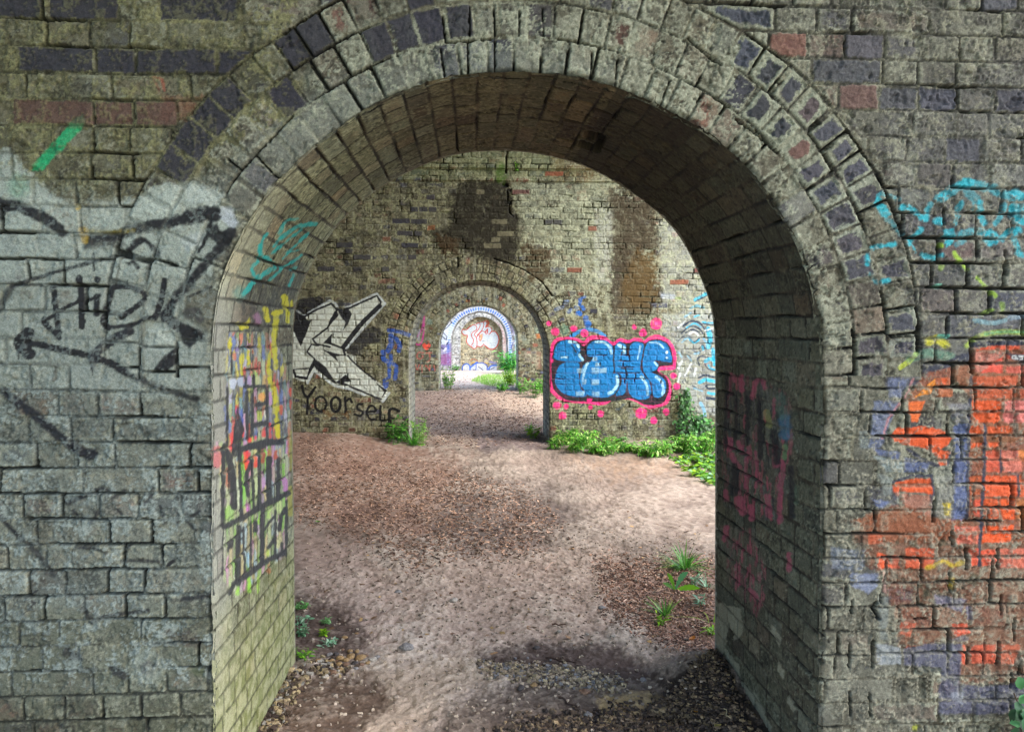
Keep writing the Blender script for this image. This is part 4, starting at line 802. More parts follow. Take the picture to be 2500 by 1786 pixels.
tone(s, TZ, [(760, 460), (860, 480), (865, 560), (780, 555)], '463620', .7, soft=5)
for q in [[(1040, 378), (1075, 376), (1078, 398), (1042, 400)], [(1035, 435), (1080, 432), (1080, 455), (1038, 458)], [(1020, 465), (1070, 465), (1065, 490), (1020, 488)], [(1000, 500), (1080, 498), (1080, 520), (1005, 522)], [(975, 235), (995, 232), (995, 245), (975, 248)]]: brick_tone(s, TZ, q, '8a8468', .5)
tone(s, TZ, [(1190, 490), (1320, 530), (1335, 680), (1240, 690), (1200, 600)], '4c3d26', .65, soft=7)
tone(s, TZ, [(1640, 240), (1860, 300), (1870, 500), (1800, 560), (1870, 700), (1850, 860), (1650, 840), (1640, 640), (1650, 400)], '463c2b', .76, soft=16, rough=24, wear=.38, joint=0)
tone(s, TZ, [(1760, 540), (1872, 560), (1862, 800), (1820, 850), (1690, 830), (1680, 720)], '6b5226', .55, soft=18, rough=26, wear=.4, joint=.1)
for q in [[(1650, 640), (1680, 600), (1690, 800), (1650, 820)]]: tone(s, TZ, q, '4a4338', .6, soft=5)
for q, c in [([(1415, 642), (1485, 642), (1485, 664), (1415, 664)], '7c4432'), ([(1505, 405), (1545, 405), (1545, 428), (1505, 428)], '7c4432'), ([(1980, 700), (2030, 698), (2030, 718), (1980, 720)], '8a4e34'), ([(660, 405), (760, 405), (760, 428), (660, 430)], '8a5a3a'), ([(1335, 140), (1390, 140), (1390, 160), (1335, 160)], '8a4a34'), ([(1180, 230), (1240, 230), (1240, 250), (1180, 250)], '6a4440'), ([(2060, 645), (2110, 645), (2110, 665), (2060, 665)], '7c3c34')]: brick_tone(s, TZ, q, c, .85)
for x, y in [(575, 382), (605, 384), (700, 380), (575, 440), (655, 440), (720, 265), (640, 322), (700, 324), (250, 500), (350, 620), (500, 622), (300, 558), (405, 560), (600, 500), (645, 500), (620, 560), (195, 645), (1340, 385), (1370, 385), (735, 325)]: brick_tone(s, TZ, [(x, y)], '3d3c42', .85)
s.col *= np.where(s.ring, 1.1, 1.0).astype(np.float32)[:, None]
rj = s.ring & (s.inb < .5); s.col[rj] *= .55
zc = ss(.55, 0, s.b)*ss(2.5, -3, s.a)
s.col[:] = lerp(s.col, C('4c4630'), (zc*.45*ss(.3, .7, s.n1))[:, None])
crack(s, TZ, [(1108, 30), (1106, 150)], 9, .04)
for q in [[(1088, 200), (1118, 200), (1118, 224), (1090, 224)], [(1108, 228), (1132, 228), (1132, 250), (1108, 250)], [(1096, 286), (1134, 286), (1134, 306), (1096, 306)]]:
    for yy in (q[0][1]+6, q[0][1]+12, q[0][1]+18): crack(s, TZ, [(q[0][0]+3, yy), (q[1][0]-3, yy)], 9, .02)
crack(s, TZ, [(1114, 250), (1114, 285)], 8, .03); crack(s, TZ, [(1122, 305), (1124, 350), (1145, 370)], 6, .03)
for q in [[(1045, 582), (1120, 605), (1200, 640), (1290, 700), (1340, 770)], [(600, 880), (630, 820), (680, 750), (740, 690)], [(862, 575), (864, 620)]]: crack(s, TZ, q, 7, .025)
stroke(s, TZ, [(1080, 120), (1075, 160), (1085, 180)], 46, color='4c6a1c', op=.8, soft=5, rough=6); stroke(s, TZ, [(900, 130), (1040, 132)], 16, color='4a5a2a', op=.5, soft=5)
# angular black and white piece
poly(s, KZ, [(90, 300), (130, 160), (330, 140), (400, 190), (440, 180), (300, 265), (180, 335)], '26272a', .85, soft=4, rough=5)
poly(s, KZ, [(500, 180), (560, 170), (580, 220), (530, 250)], '2b2b2e', .7, soft=4)
poly(s, KZ, [(640, 560), (800, 480), (930, 450), (1000, 520), (920, 610), (800, 640), (740, 740), (640, 740), (600, 680)], '2c2c2e', .7, soft=6, rough=8)
poly(s, KZ, [(-100, 480), (60, 470), (100, 310), (170, 340), (290, 270), (440, 185), (490, 210), (530, 268), (640, 240), (760, 180), (920, 108), (1005, 212), (930, 275), (800, 430), (600, 672), (610, 722), (700, 735), (705, 820), (760, 880), (890, 980), (1020, 1080), (1042, 1120), (980, 1212), (900, 1162), (790, 1142), (640, 1082), (490, 1052), (280, 900), (212, 1022), (60, 965), (-100, 950)], 'd6ddd0', .94, soft=1, rough=1.2, wear=.28, joint=.5)
for q in [[(105, 285), (172, 335), (300, 262), (440, 180), (490, 205)], [(490, 205), (530, 268), (640, 240), (760, 180), (915, 108), (1003, 212), (940, 280), (800, 440), (605, 668)], [(212, 1022), (275, 895), (490, 1050), (640, 1082), (790, 1140)], [(975, 1212), (1042, 1118)]]: stroke(s, KZ, q, 20, color='c4cdcc', op=.85, soft=.8, rough=.8, wear=.15, cur=False)
kk = dict(color='222326', soft=.7, rough=.9, wear=.08, joint=.1, op=.95, cur=False)
for q in [[(95, 310), (180, 338), (205, 378), (252, 378), (142, 652), (60, 470)], [(500, 270), (530, 330), (412, 462), (440, 370)], [(515, 270), (622, 258), (662, 318), (622, 418), (562, 505), (600, 402), (540, 330)], [(370, 610), (460, 518), (452, 632)], [(370, 680), (500, 718), (612, 740), (500, 746), (520, 802), (450, 742)], [(280, 768), (392, 850), (505, 1022), (480, 1022), (300, 880), (280, 845), (200, 985), (222, 880)], [(500, 1012), (600, 930), (655, 1000), (582, 1010), (645, 1052), (540, 1030)], [(900, 1010), (1022, 1092), (958, 1182), (992, 1112)]]:
    poly(s, KZ, q, '222326', .95, soft=.7, rough=.9, wear=.08, joint=.1)
for q, w in [([(100, 318), (180, 345), (300, 275), (452, 212), (500, 266), (560, 276), (640, 256), (780, 192), (915, 132), (958, 200), (935, 245)], 20), ([(945, 235), (780, 392), (660, 540), (578, 652)], 46), ([(510, 280), (480, 350), (412, 460), (262, 572), (300, 622), (440, 652)], 18), ([(455, 622), (560, 662), (600, 688)], 20), ([(572, 660), (592, 732)], 26), ([(250, 628), (206, 702), (282, 772)], 17), ([(250, 626), (320, 640)], 16), ([(620, 742), (662, 792), (750, 872), (900, 992)], 17), ([(640, 1052), (760, 1102), (900, 1162), (960, 1182)], 20), ([(60, 882), (222, 870)], 13), ([(68, 895), (92, 952), (200, 970)], 26)]: stroke(s, KZ, q, w, **kk)
region(s, KZ, [(-100, 130), (330, 120), (480, 160), (920, 90), (1020, 220), (760, 520), (720, 740), (770, 870), (1060, 1110), (980, 1230), (480, 1070), (280, 930), (200, 1040), (-100, 980)], 2)
# YOURSELF
yy = dict(color='0c0d0f', soft=1.2, rough=1.6, wear=.06, op=1.0, joint=.1)
th = np.linspace(0, 2*math.pi, 16)
for q, w in [([(152, 1050), (178, 1130), (215, 1172)], 26), ([(292, 1060), (255, 1110), (215, 1172), (212, 1250), (208, 1325)], 26), ([(345+58*math.cos(t), 1232+74*math.sin(t)) for t in th], 24), ([(497+48*math.cos(t), 1235+74*math.sin(t)) for t in th], 26), ([(592, 1168), (597, 1240), (600, 1325)], 26), ([(600, 1205), (640, 1178), (662, 1215)], 22),
             ([(772, 1232), (722, 1238), (722, 1285), (768, 1308), (752, 1350), (690, 1338)], 19), ([(822, 1312), (902, 1302), (888, 1260), (838, 1255), (815, 1325), (850, 1385), (905, 1385)], 21), ([(952, 1252), (950, 1330), (952, 1392), (985, 1402)], 25), ([(1140, 1302), (1085, 1282), (1045, 1300), (1040, 1440)], 28), ([(1040, 1372), (1112, 1380)], 18)]: stroke(s, KZ, q, w, **yy)
dots(s, KZ, [(1035, 1442, 22)], '202124'); tone(s, KZ, [(370, 1315), (640, 1315), (620, 1355), (390, 1355)], '7c5a30', .6, soft=3)
for x, y in [(310, 1385), (475, 1382)]: tone(s, KZ, [(x-26, y-18), (x+26, y-18), (x+26, y+18), (x-26, y+18)], '34343a', .8, soft=2, rough=2)
region(s, KZ, [(120, 1030), (320, 1040), (700, 1150), (1160, 1260), (1160, 1480), (980, 1480), (180, 1350)], 3)
bb = dict(color='2b56a8', soft=1.3, rough=1.8, wear=.4)
for q, w in [([(1035, 482), (1150, 502), (1250, 532)], 42), ([(1062, 540), (1062, 620), (1030, 685)], 58), ([(1112, 560), (1150, 640), (1140, 692)], 46), ([(980, 702), (990, 780), (1045, 805)], 48), ([(1062, 740), (1062, 800), (1112, 860), (1100, 975)], 42), ([(1042, 830), (1042, 935)], 38), ([(990, 990), (1040, 960)], 30)]: stroke(s, KZ, q, w, **bb)
poly(s, KZ, [(975, 1005), (1042, 1005), (1030, 1062), (1000, 1078), (975, 1050)], '1f56b8', .95)
region(s, KZ, [(960, 450), (1180, 460), (1290, 520), (1180, 700), (1140, 990), (1050, 1080), (960, 1060), (950, 700)], 4)
# whitewashed end with swirls
tone(s, MZ, [(1380, 30), (2300, -40), (2300, 1250), (1800, 1150), (1620, 950), (1540, 650), (1530, 430), (1480, 340), (1390, 250)], 'aab0ae', .62, soft=12, rough=9, wear=.55, joint=.45)
tone(s, MZ, [(820, -60), (1250, -60), (1230, 280), (840, 300)], '5a5240', .3, soft=8)
w_ = lambda q, w, c, o=.9: stroke(s, MZ, q, w, color=c, op=o, soft=.9, rough=1.2, wear=.25)
for q, w in [([(1620, 165), (1700, 112), (1800, 130), (1862, 205)], 20), ([(1600, 240), (1690, 170), (1790, 190), (1840, 250)], 16), ([(1680, 300), (1740, 345), (1800, 300)], 15), ([(1640, 245), (1720, 205), (1800, 240)], 15), ([(1840, 135), (1960, 155), (2100, 150)], 15), ([(1780, 560), (1780, 530), (1830, 505), (1900, 520)], 14), ([(1800, 610), (1785, 570)], 14), ([(1790, 752), (1860, 722), (1960, 742), (2080, 740)], 18), ([(1875, 842), (1900, 872), (1980, 872), (2080, 880)], 20), ([(1870, 850), (1900, 830), (2000, 830)], 14), ([(1860, 600), (1900, 650), (1970, 670)], 12), ([(1880, 980), (1980, 990)], 30), ([(1800, 420), (1840, 380), (1860, 420)], 12)]: w_(q, w, '28364a')
for q, w in [([(1650, 185), (1740, 135), (1820, 180)], 15), ([(1690, 322), (1740, 358), (1795, 322)], 17), ([(1830, 120), (1960, 132), (2100, 120)], 14), ([(1900, 200), (1920, 300), (1900, 400)], 60), ([(1870, 560), (1920, 540), (1990, 560)], 44), ([(1900, 610), (1930, 645), (2000, 665)], 20), ([(1800, 805), (1870, 772), (1970, 792), (2080, 800)], 42), ([(1900, 922), (1970, 935), (2080, 930)], 32), ([(1830, 400), (1840, 430)], 26), ([(1950, 430), (1970, 600)], 40), ([(1740, 60), (1800, 40)], 16)]: w_(q, w, '2fb4d6')
for q, w in [([(1690, 250), (1740, 230), (1785, 262)], 22), ([(1560, 180), (1640, 110)], 20), ([(1600, 560), (1560, 640)], 26), ([(1700, 600), (1640, 720)], 22), ([(1580, 700), (1560, 800)], 24), ([(1760, 640), (1740, 720)], 20), ([(1860, 220), (1950, 190)], 22)]: w_(q, w, 'dde2e2', .8)
for q, w in [([(1560, 330), (1640, 270), (1720, 300)], 14), ([(1840, 300), (1880, 360), (1870, 450)], 14), ([(1700, 420), (1760, 460), (1830, 440)], 12), ([(1640, 480), (1700, 520), (1690, 580)], 12), ([(1720, 840), (1790, 880), (1850, 870)], 14), ([(1900, 60), (1960, 20), (2060, 30)], 16), ([(1590, 760), (1630, 830)], 12)]: w_(q, w, '3a4658', .75)
for q, w in [([(1600, 350), (1660, 300), (1720, 330)], 20), ([(1850, 310), (1900, 400)], 26), ([(1740, 480), (1800, 470)], 22), ([(1660, 500), (1710, 560)], 18), ([(1740, 870), (1830, 900)], 20), ([(1630, 60), (1700, 20)], 22), ([(1560, 460), (1600, 520)], 22)]: w_(q, w, '7fb4cc', .7)
w_([(1810, 1040), (1850, 1112), (1862, 1222)], 36, '86c0dc', .8); w_([(1650, 880), (1700, 1000)], 40, '98b4bc', .5)
stroke(s, NZ, [(1950, 372), (2050, 312), (2120, 290), (2250, 240)], 40, color='3fb8d6', op=.9); stroke(s, NZ, [(1960, 385), (2090, 320)], 10, color='22364e'); stroke(s, NZ, [(1540, 320), (1680, 332)], 60, color='bcc4ce', op=.7, soft=3); stroke(s, NZ, [(1890, 480), (1960, 445), (2060, 470)], 30, color='63aabf', op=.8); stroke(s, NZ, [(1700, 345), (1760, 350)], 30, color='7c9a3c', op=.6)
region(s, MZ, [(1540, 20), (1900, -80), (2300, -80), (2300, 1250), (1820, 1150), (1640, 920), (1560, 650), (1540, 420), (1480, 300)], 6)
# blue bubble letters
PK = 'f0287e'
for x, y, r in [(440, 15, 24), (545, 140, 34)]: dots(s, MZ, [(x, y, r)], '2a72c0', op=.85)
for q, w, o in [([(560, 330), (520, 345)], 34, .6), ([(500, 370), (492, 425)], 48, .9), ([(525, 460), (540, 485)], 50, .95), ([(470, 540), (495, 545)], 60, .95), ([(300, 400), (335, 395)], 50, .5), ([(195, 490), (270, 462)], 50, .35), ([(345, 525), (385, 490)], 46, .4), ([(570, 600), (590, 690)], 74, .7), ([(440, 460), (460, 480)], 40, .4)]: stroke(s, NZ, q, w, color='2068be', op=o, soft=1.5, rough=2)
tone(s, NZ, [(240, 690), (360, 680), (340, 840), (270, 830)], '5f9a86', .45, soft=4)
stroke(s, MZ, [(345, 285), (440, 228), (560, 205), (660, 235), (730, 280)], 42, color='2488cc', op=.9, wear=.25)
mz = dict(soft=1.2, rough=1.4, wear=.16, joint=.2)
poly(s, MZ, [(105, 440), (130, 350), (200, 295), (330, 288), (430, 308), (490, 340), (540, 285), (640, 268), (740, 288), (820, 350), (900, 302), (1000, 325), (1060, 298), (1140, 308), (1160, 335), (1240, 280), (1330, 265), (1420, 298), (1485, 360), (1535, 480), (1535, 620), (1490, 662), (1360, 665), (1350, 690), (1430, 738), (1482, 820), (1482, 940), (1445, 1040), (1350, 1082), (1230, 1102), (1150, 1062), (1000, 998), (830, 998), (780, 1030), (700, 1062), (500, 1042), (330, 1032), (200, 992), (130, 932), (105, 870)], PK, .93, cur=True, **mz)
poly(s, MZ, [(142, 450), (160, 372), (220, 328), (340, 318), (440, 350), (490, 392), (560, 330), (640, 315), (740, 330), (822, 388), (900, 340), (980, 362), (1060, 335), (1150, 345), (1180, 362), (1250, 320), (1330, 312), (1420, 345), (1475, 420), (1502, 560), (1480, 610), (1360, 620), (1330, 680), (1420, 740), (1452, 840), (1440, 940), (1390, 1030), (1320, 1055), (1200, 1060), (1080, 1010), (1000, 985), (860, 1010), (780, 1015), (600, 1022), (340, 1010), (240, 972), (160, 900), (130, 800), (120, 600)], '1b2126', .95, cur=True, **mz)
BLU = '0478b8'
for q in [[(160, 440), (190, 370), (260, 330), (350, 325), (420, 360), (450, 420), (440, 480), (490, 540), (440, 572), (280, 570), (200, 550), (152, 520)], [(260, 580), (420, 580), (440, 640), (430, 720), (450, 860), (520, 950), (400, 967), (270, 930), (190, 860), (165, 780), (180, 680), (210, 620)], [(512, 450), (540, 380), (600, 340), (700, 325), (780, 355), (822, 420), (818, 560), (822, 690), (740, 692), (750, 640), (680, 600), (640, 560), (560, 590), (592, 520), (530, 500)], [(482, 610), (560, 570), (640, 560), (800, 562), (822, 690), (780, 700), (880, 712), (892, 800), (870, 880), (810, 950), (700, 972), (560, 957), (490, 890), (445, 800), (460, 680)],
          [(840, 400), (880, 350), (930, 350), (965, 390), (972, 480), (1000, 500), (1012, 400), (1060, 350), (1130, 350), (1165, 390), (1150, 500), (1130, 640), (1170, 720), (1230, 790), (1252, 900), (1220, 980), (1120, 997), (1030, 960), (990, 870), (980, 780), (962, 900), (920, 945), (855, 952), (900, 860), (920, 780), (900, 710), (840, 690), (830, 560)], [(1185, 400), (1220, 350), (1300, 325), (1400, 350), (1450, 410), (1490, 560), (1420, 572), (1290, 552), (1332, 600), (1310, 660), (1260, 690), (1380, 750), (1422, 830), (1410, 920), (1350, 972), (1280, 962), (1270, 900), (1250, 800), (1180, 700), (1155, 600), (1170, 480)]]:
    poly(s, MZ, q, BLU, .95, **{**mz, 'cur': True})
for q, w in [([(915, 640), (980, 650), (1042, 650)], 16), ([(960, 650), (988, 725)], 16), ([(440, 580), (455, 640), (440, 700)], 18), ([(350, 380), (385, 430), (402, 465)], 14), ([(170, 555), (260, 575)], 18), ([(832, 420), (828, 560), (838, 690)], 16)]: stroke(s, MZ, q, w, color='1b2126')
for q, w, o in [([(200, 700), (330, 730)], 60, .35), ([(200, 800), (320, 820)], 50, .3), ([(900, 870), (1060, 900)], 60, .2)]: stroke(s, MZ, q, w, color='2c6c94', op=o, soft=4, rough=5)
for q, w in [([(325, 345), (400, 355), (432, 405)], 26), ([(620, 345), (720, 352), (785, 405), (802, 475)], 27), ([(435, 490), (475, 555)], 28), ([(530, 590), (500, 660), (480, 765)], 26), ([(862, 740), (872, 820), (822, 900), (775, 925)], 32), ([(885, 380), (940, 412), (950, 465)], 32), ([(1130, 390), (1112, 480), (1100, 545)], 17), ([(1230, 350), (1330, 360), (1395, 415)], 20), ([(1290, 572), (1322, 615)], 20), ([(1140, 740), (1202, 830), (1212, 945)], 27), ([(1310, 740), (1372, 800), (1392, 890), (1380, 945)], 30), ([(240, 520), (300, 515)], 22)]: stroke(s, MZ, q, w, color='b4e0ec', op=.85, soft=1, rough=2.2, wear=.4)
dots(s, MZ, [(1430, 462, 16), (1430, 525, 14)], 'd8f0f4')
for x, y, w, h in [(448, 672, 78, 58), (620, 672, 82, 64), (708, 670, 76, 60), (446, 932, 92, 56), (620, 802, 80, 60), (624, 935, 84, 56), (615, 540, 56, 48), (650, 600, 60, 44), (490, 800, 50, 60)]: poly(s, MZ, [(x-w/2, y-h/2), (x+w/2, y-h/2), (x+w/2, y+h/2), (x-w/2, y+h/2)], 'a8c8d0', .62, soft=.8, rough=2.4, wear=.5)
for x, y, r in [(95, 133, 31), (165, 228, 47), (375, 192, 39), (497, 248, 46), (1060, 178, 27), (1157, 240, 43), (1310, 140, 66), (1505, 730, 37), (1545, 848, 39), (185, 1060, 46), (290, 1075, 29), (248, 1182, 43), (565, 1085, 26), (555, 1010, 30), (680, 1155, 37), (1142, 1155, 65), (1420, 1135, 39), (1283, 1230, 40), (125, 560, 22)]: dots(s, MZ, [(x, y, r)], PK, op=.93, soft=2, rough=2.6, wear=.14)
dots(s, MZ, [(1310, 140, 24)], 'f4669c', op=.6)
stroke(s, MZ, [(860, 1110), (900, 1090), (940, 1050)], 26, color='2c4a60', op=.6, soft=3)
region(s, MZ, [(60, 450), (40, 80), (200, 160), (330, 150), (560, 180), (700, 250), (900, 280), (1040, 150), (1280, 60), (1400, 130), (1420, 280), (1500, 350), (1560, 650), (1590, 850), (1500, 1020), (1480, 1150), (1290, 1280), (1100, 1230), (660, 1200), (240, 1240), (120, 1080), (90, 700)], 5)
Ib = (s.b >= zb0) & (s.b < zb1); s.part[Ib] = 40

# --- third pier
s = S3; s.px = .6
tone(s, VZ, [(160, 400), (440, 400), (440, 800), (160, 800)], '6d6440', .35, soft=8)
for q in [[(262, 535), (235, 690), (185, 770)]]: stroke(s, VZ, q, 16, color='a83078', op=.9, soft=.8, rough=.8)
stroke(s, VZ, [(265, 540), (262, 690), (240, 820), (205, 865), (165, 855)], 20, color='c02c80', op=.95, soft=.8, rough=.8); stroke(s, VZ, [(205, 700), (200, 800)], 30, color='b0a8b8', op=.5)
poly(s, VZ, [(243, 862), (268, 845), (294, 866), (320, 848), (344, 864), (332, 900), (294, 932), (258, 905)], 'e8503c', .96, soft=.6, rough=.6, wear=.05)
for q, w in [([(256, 962), (205, 955), (180, 1000), (212, 1032), (252, 1005), (235, 990)], 18), ([(288, 962), (352, 958)], 15), ([(325, 960), (332, 1040), (300, 1065)], 15), ([(165, 1100), (185, 1155), (208, 1098)], 13), ([(240, 1105), (240, 1185)], 14), ([(282, 1105), (325, 1155)], 13), ([(332, 1100), (330, 1172)], 13), ([(378, 1105), (392, 1172)], 13)]: stroke(s, VZ, q, w, color='b4584c', op=.8, soft=.8, rough=.8)
for x, y, w, h, c, o in [(1605, 770, 60, 50, 'd07a40', .7), (1560, 870, 60, 40, 'a85a48', .6), (1500, 1000, 130, 140, 'a09486', .35), (1590, 700, 80, 50, '6f9a8c', .4), (1420, 780, 60, 70, '8a948a', .4), (330, 600, 70, 60, '7fa090', .4), (1600, 1050, 60, 200, 'a87464', .35), (1450, 830, 80, 60, '9aa48c', .4)]: tone(s, VZ, [(x-w/2, y-h/2), (x+w/2, y-h/2), (x+w/2, y+h/2), (x-w/2, y+h/2)], c, o, soft=4, rough=5)
for x, y, w, h, c in [(790, 360, 20, 34, '7a3e2c'), (880, 360, 14, 34, '2a1c16'), (935, 358, 10, 34, '16120e'), (760, 355, 22, 30, '8a5a30'), (900, 358, 22, 30, '7a4a30'), (960, 358, 22, 30, '8c6a3c')]: tone(s, VZ, [(x-w/2, y-h/2), (x+w/2, y-h/2), (x+w/2, y+h/2), (x-w/2, y+h/2)], c, .85, soft=1, rough=1)
region(s, VZ, [(238, 838), (350, 838), (345, 910), (294, 940), (245, 905)], 2); region(s, VZ, [(155, 945), (400, 945), (405, 1190), (155, 1190)], 3); region(s, VZ, [(255, 530), (280, 530), (275, 720), (245, 870), (190, 880), (158, 860), (165, 760), (225, 680)], 4)
# --- fourth pier: whitewash, ring of blue ovals
s = S4; s.px = .35
ang = s.s/.072; cell = np.abs(ang-np.floor(ang)-.5); tt = s.sd
ov = np.hypot(cell/.40, (tt-.105)/.058); zring = (tt > .02) & (tt < .2) & (s.b > .35)
base = ss(.17, .155, tt)*ss(.035, .05, tt)*zring
s.col[:] = lerp(s.col, C('dfe4ea'), (base*.9)[:, None])
s.col[:] = lerp(s.col, lerp(C('2c4fae'), C('4f86c8'), noise(s.a*3, s.b*3, 5)[:, None]), (ss(1.08, .88, ov)*zring*.92)[:, None])
s.col[:] = lerp(s.col, C('dfe2e6'), (((tt > .17) & (tt < .34) & (s.b > .9))*.45*ss(.45, .6, s.n2))[:, None])
poly(s, XZ, [(100, 1000), (345, 950), (345, 1400), (130, 1400)], '6b5aa0', .75, soft=2, rough=3); poly(s, XZ, [(100, 1190), (345, 1130), (345, 1380), (110, 1380)], '9a4a7c', .7, soft=2, rough=3)
poly(s, XZ, [(110, 900), (250, 600), (340, 560), (380, 640), (330, 800), (250, 960), (120, 1000)], 'd4e0ec', .85, soft=1, rough=1)
for q, w in [([(140, 800), (240, 890), (252, 815), (170, 742)], 22), ([(160, 720), (260, 640), (350, 540)], 18), ([(130, 910), (150, 960)], 14), ([(250, 960), (280, 930), (240, 1000)], 18), ([(140, 1040), (200, 1080)], 24), ([(310, 460), (345, 560)], 20)]: stroke(s, XZ, q, w, color='30344a', soft=.5, rough=.5, cur=False)
stroke(s, XZ, [(270, 1010), (290, 1030), (280, 1060)], 26, color='4f72c0', soft=.5); stroke(s, XZ, [(200, 1100), (230, 1060)], 40, color='e6e8ee', soft=.6)
for q, w in [([(1610, 890), (1550, 970), (1530, 1060), (1560, 1110), (1640, 1120)], 22), ([(1580, 985), (1590, 1005)], 16), ([(1620, 985), (1625, 1005)], 16)]: stroke(s, XZ, q, w, color='4a4c86', soft=.5, rough=.5)
tone(s, XZ, [(1440, 380), (1560, 520), (1620, 760), (1560, 800), (1480, 560)], '6c6284', .6, soft=2, rough=3)
tone(s, XZ, [(1600, 560), (1680, 800), (1680, 1200), (1600, 1200)], 'a4d8d0', .5, soft=2, rough=2)
region(s, XZ, [(90, 1400), (90, 880), (240, 580), (345, 450), (380, 640), (340, 1400)], 2)
# --- fifth pier and its bricked-up arch
s = S5; s.px = .3
tone(s, XZ, [(1180, 480), (1330, 600), (1460, 900), (1460, 1230), (1350, 1230), (1345, 800)], 'c89a90', .5, soft=2, rough=2)
s = S6; s.px = .3
tone(s, XZ, [(700, 470), (920, 425), (1180, 520), (1330, 700), (1345, 1200), (1250, 1150), (1280, 800), (1150, 620), (900, 500)], '7a6a42', .7, soft=2, rough=3)
poly(s, XZ, [(560, 680), (640, 690), (700, 640), (780, 590), (840, 560), (900, 548), (960, 530), (1010, 510), (1040, 570), (1030, 640), (1100, 630), (1140, 690), (1140, 730), (1220, 730), (1275, 830), (1275, 960), (1200, 1060), (1120, 1070), (1020, 1000), (930, 1020), (850, 1010), (800, 1060), (740, 1020), (660, 970), (650, 900), (660, 800), (600, 790), (555, 740)], 'd4dcdc', .95, soft=.6, rough=.8, wear=.15)
rr = dict(color='c43a24', soft=.45, rough=.5, wear=.05, joint=.05, op=.96)
for q, w in [([(560, 680), (550, 740), (600, 795), (662, 800), (640, 920), (700, 1000), (745, 1020)], 17), ([(560, 680), (640, 685), (700, 635), (780, 590), (840, 625), (835, 690), (765, 735), (735, 800), (775, 880), (765, 960), (735, 990)], 17), ([(830, 580), (885, 550), (912, 600), (870, 690), (800, 775), (838, 850), (850, 960), (830, 1040), (785, 1060), (735, 1020)], 17), ([(920, 545), (965, 535), (982, 590), (950, 690), (850, 800)], 15), ([(980, 545), (1012, 510), (1045, 560), (1020, 640), (1085, 620), (1140, 680), (1125, 740), (1080, 780)], 17), ([(1010, 740), (1060, 670), (1050, 760)], 22), ([(845, 830), (940, 720), (1012, 740), (1030, 780)], 15), ([(850, 1010), (930, 1022), (985, 970)], 18), ([(905, 790), (890, 870), (915, 905), (945, 850), (950, 770)], 16), ([(1125, 730), (1200, 720), (1265, 800), (1280, 900), (1240, 1020), (1160, 1072), (1080, 1060), (1000, 990)], 20), ([(1045, 500), (1085, 560), (1040, 610)], 22)]: stroke(s, XZ, q, w, **rr)
poly(s, XZ, [(905, 790), (950, 770), (945, 850), (915, 905)], 'e8a03c', .9, soft=.4)
for x in (610, 640, 690, 720, 750, 790, 820, 860, 895, 985, 1015, 1060, 1095): stroke(s, XZ, [(x, 1165+(x % 7)*2), (x+14, 1190)], 14, color='3a342e', op=.8, soft=.5, rough=1)
region(s, XZ, [(535, 660), (760, 570), (1010, 490), (1100, 550), (1160, 700), (1290, 830), (1290, 980), (1160, 1090), (740, 1060), (640, 980), (640, 810), (540, 770)], 2)
poly(s, XZ, [(560, 1500), (575, 1400), (640, 1365), (720, 1410), (840, 1340), (960, 1340), (1060, 1440), (1120, 1390), (1240, 1390), (1240, 1500)], 'd0d8e0', .9, soft=.5)
for q, w, c in [([(555, 1490), (570, 1400), (640, 1360), (700, 1400), (712, 1490)], 26, '1c5cc0'), ([(720, 1432), (790, 1375), (850, 1335)], 32, '1e62c4'), ([(832, 1350), (825, 1500)], 18, '2456b4'), ([(850, 1345), (960, 1342), (1040, 1392), (1052, 1490)], 22, '2e4ea8'), ([(880, 1420), (965, 1485)], 18, '26305a'), ([(1070, 1490), (1125, 1405), (1240, 1390)], 30, '1c62c4'), ([(1075, 1492), (1200, 1432)], 14, '26305a'), ([(780, 1490), (900, 1500)], 16, '26305a'), ([(705, 1310), (780, 1262), (870, 1312)], 11, 'c4643c'), ([(740, 1340), (800, 1330)], 18, 'd8a83c'), ([(960, 1310), (1030, 1260), (1100, 1310)], 11, '6a5a78'), ([(1000, 1345), (1070, 1350)], 16, 'd8b04c'), ([(1110, 1320), (1230, 1360)], 40, '8a84a8')]: stroke(s, XZ, q, w, color=c, soft=.45, rough=.5, wear=.05, joint=.05)
region(s, XZ, [(535, 1600), (540, 1400), (700, 1260), (860, 1250), (1040, 1240), (1260, 1360), (1260, 1600)], 3)

for q_ in (S4, S5, S6, J4, J5): q_.col *= np.float32(.78)
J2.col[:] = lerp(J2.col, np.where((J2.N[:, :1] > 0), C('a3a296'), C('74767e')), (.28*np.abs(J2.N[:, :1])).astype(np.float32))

S2.col *= np.float32(1.0); S3.col *= np.float32(1.1)
# ------------------------------------------------------------------ ground
def gz(x, y):
    z = np.interp(y, [-30, 0, 9.4, 16.6, 23.6, 31, 60], [0, 0, .0, .075, .15, -.27, -.3])
    z = z+.15*ss(-.7, -1.9, x)*ss(5.5, 8.6, y)*ss(12.5, 9.6, y)
    z = z+.05*ss(1.3, 2.6, x)*ss(7, 9, y)*ss(12.5, 9.8, y)
    z = z+.075*np.exp(-((x-.96)/.16)**2-((y-2.95)/.34)**2)          # heap of soil against the right jamb
    z = z+.03*np.exp(-((x+.78)/.2)**2-((y-3.0)/.5)**2)
    return z
xs = lines(-.95, 1.25, .006, [(2.2, .013), (4, .1), (40, 1.5), (300, 30)], -400, 400)
ys = [1.9]
while ys[-1] < 31.5: ys.append(ys[-1]+max(.006, ys[-1]**2/2200))
ys = np.array(list(np.arange(-3, 1.9, .25))+ys+[33, 36, 40, 46, 55, 70, 100, 160, 260, 420]); ys = np.r_[[-300, -100, -40, -15, -6], ys]
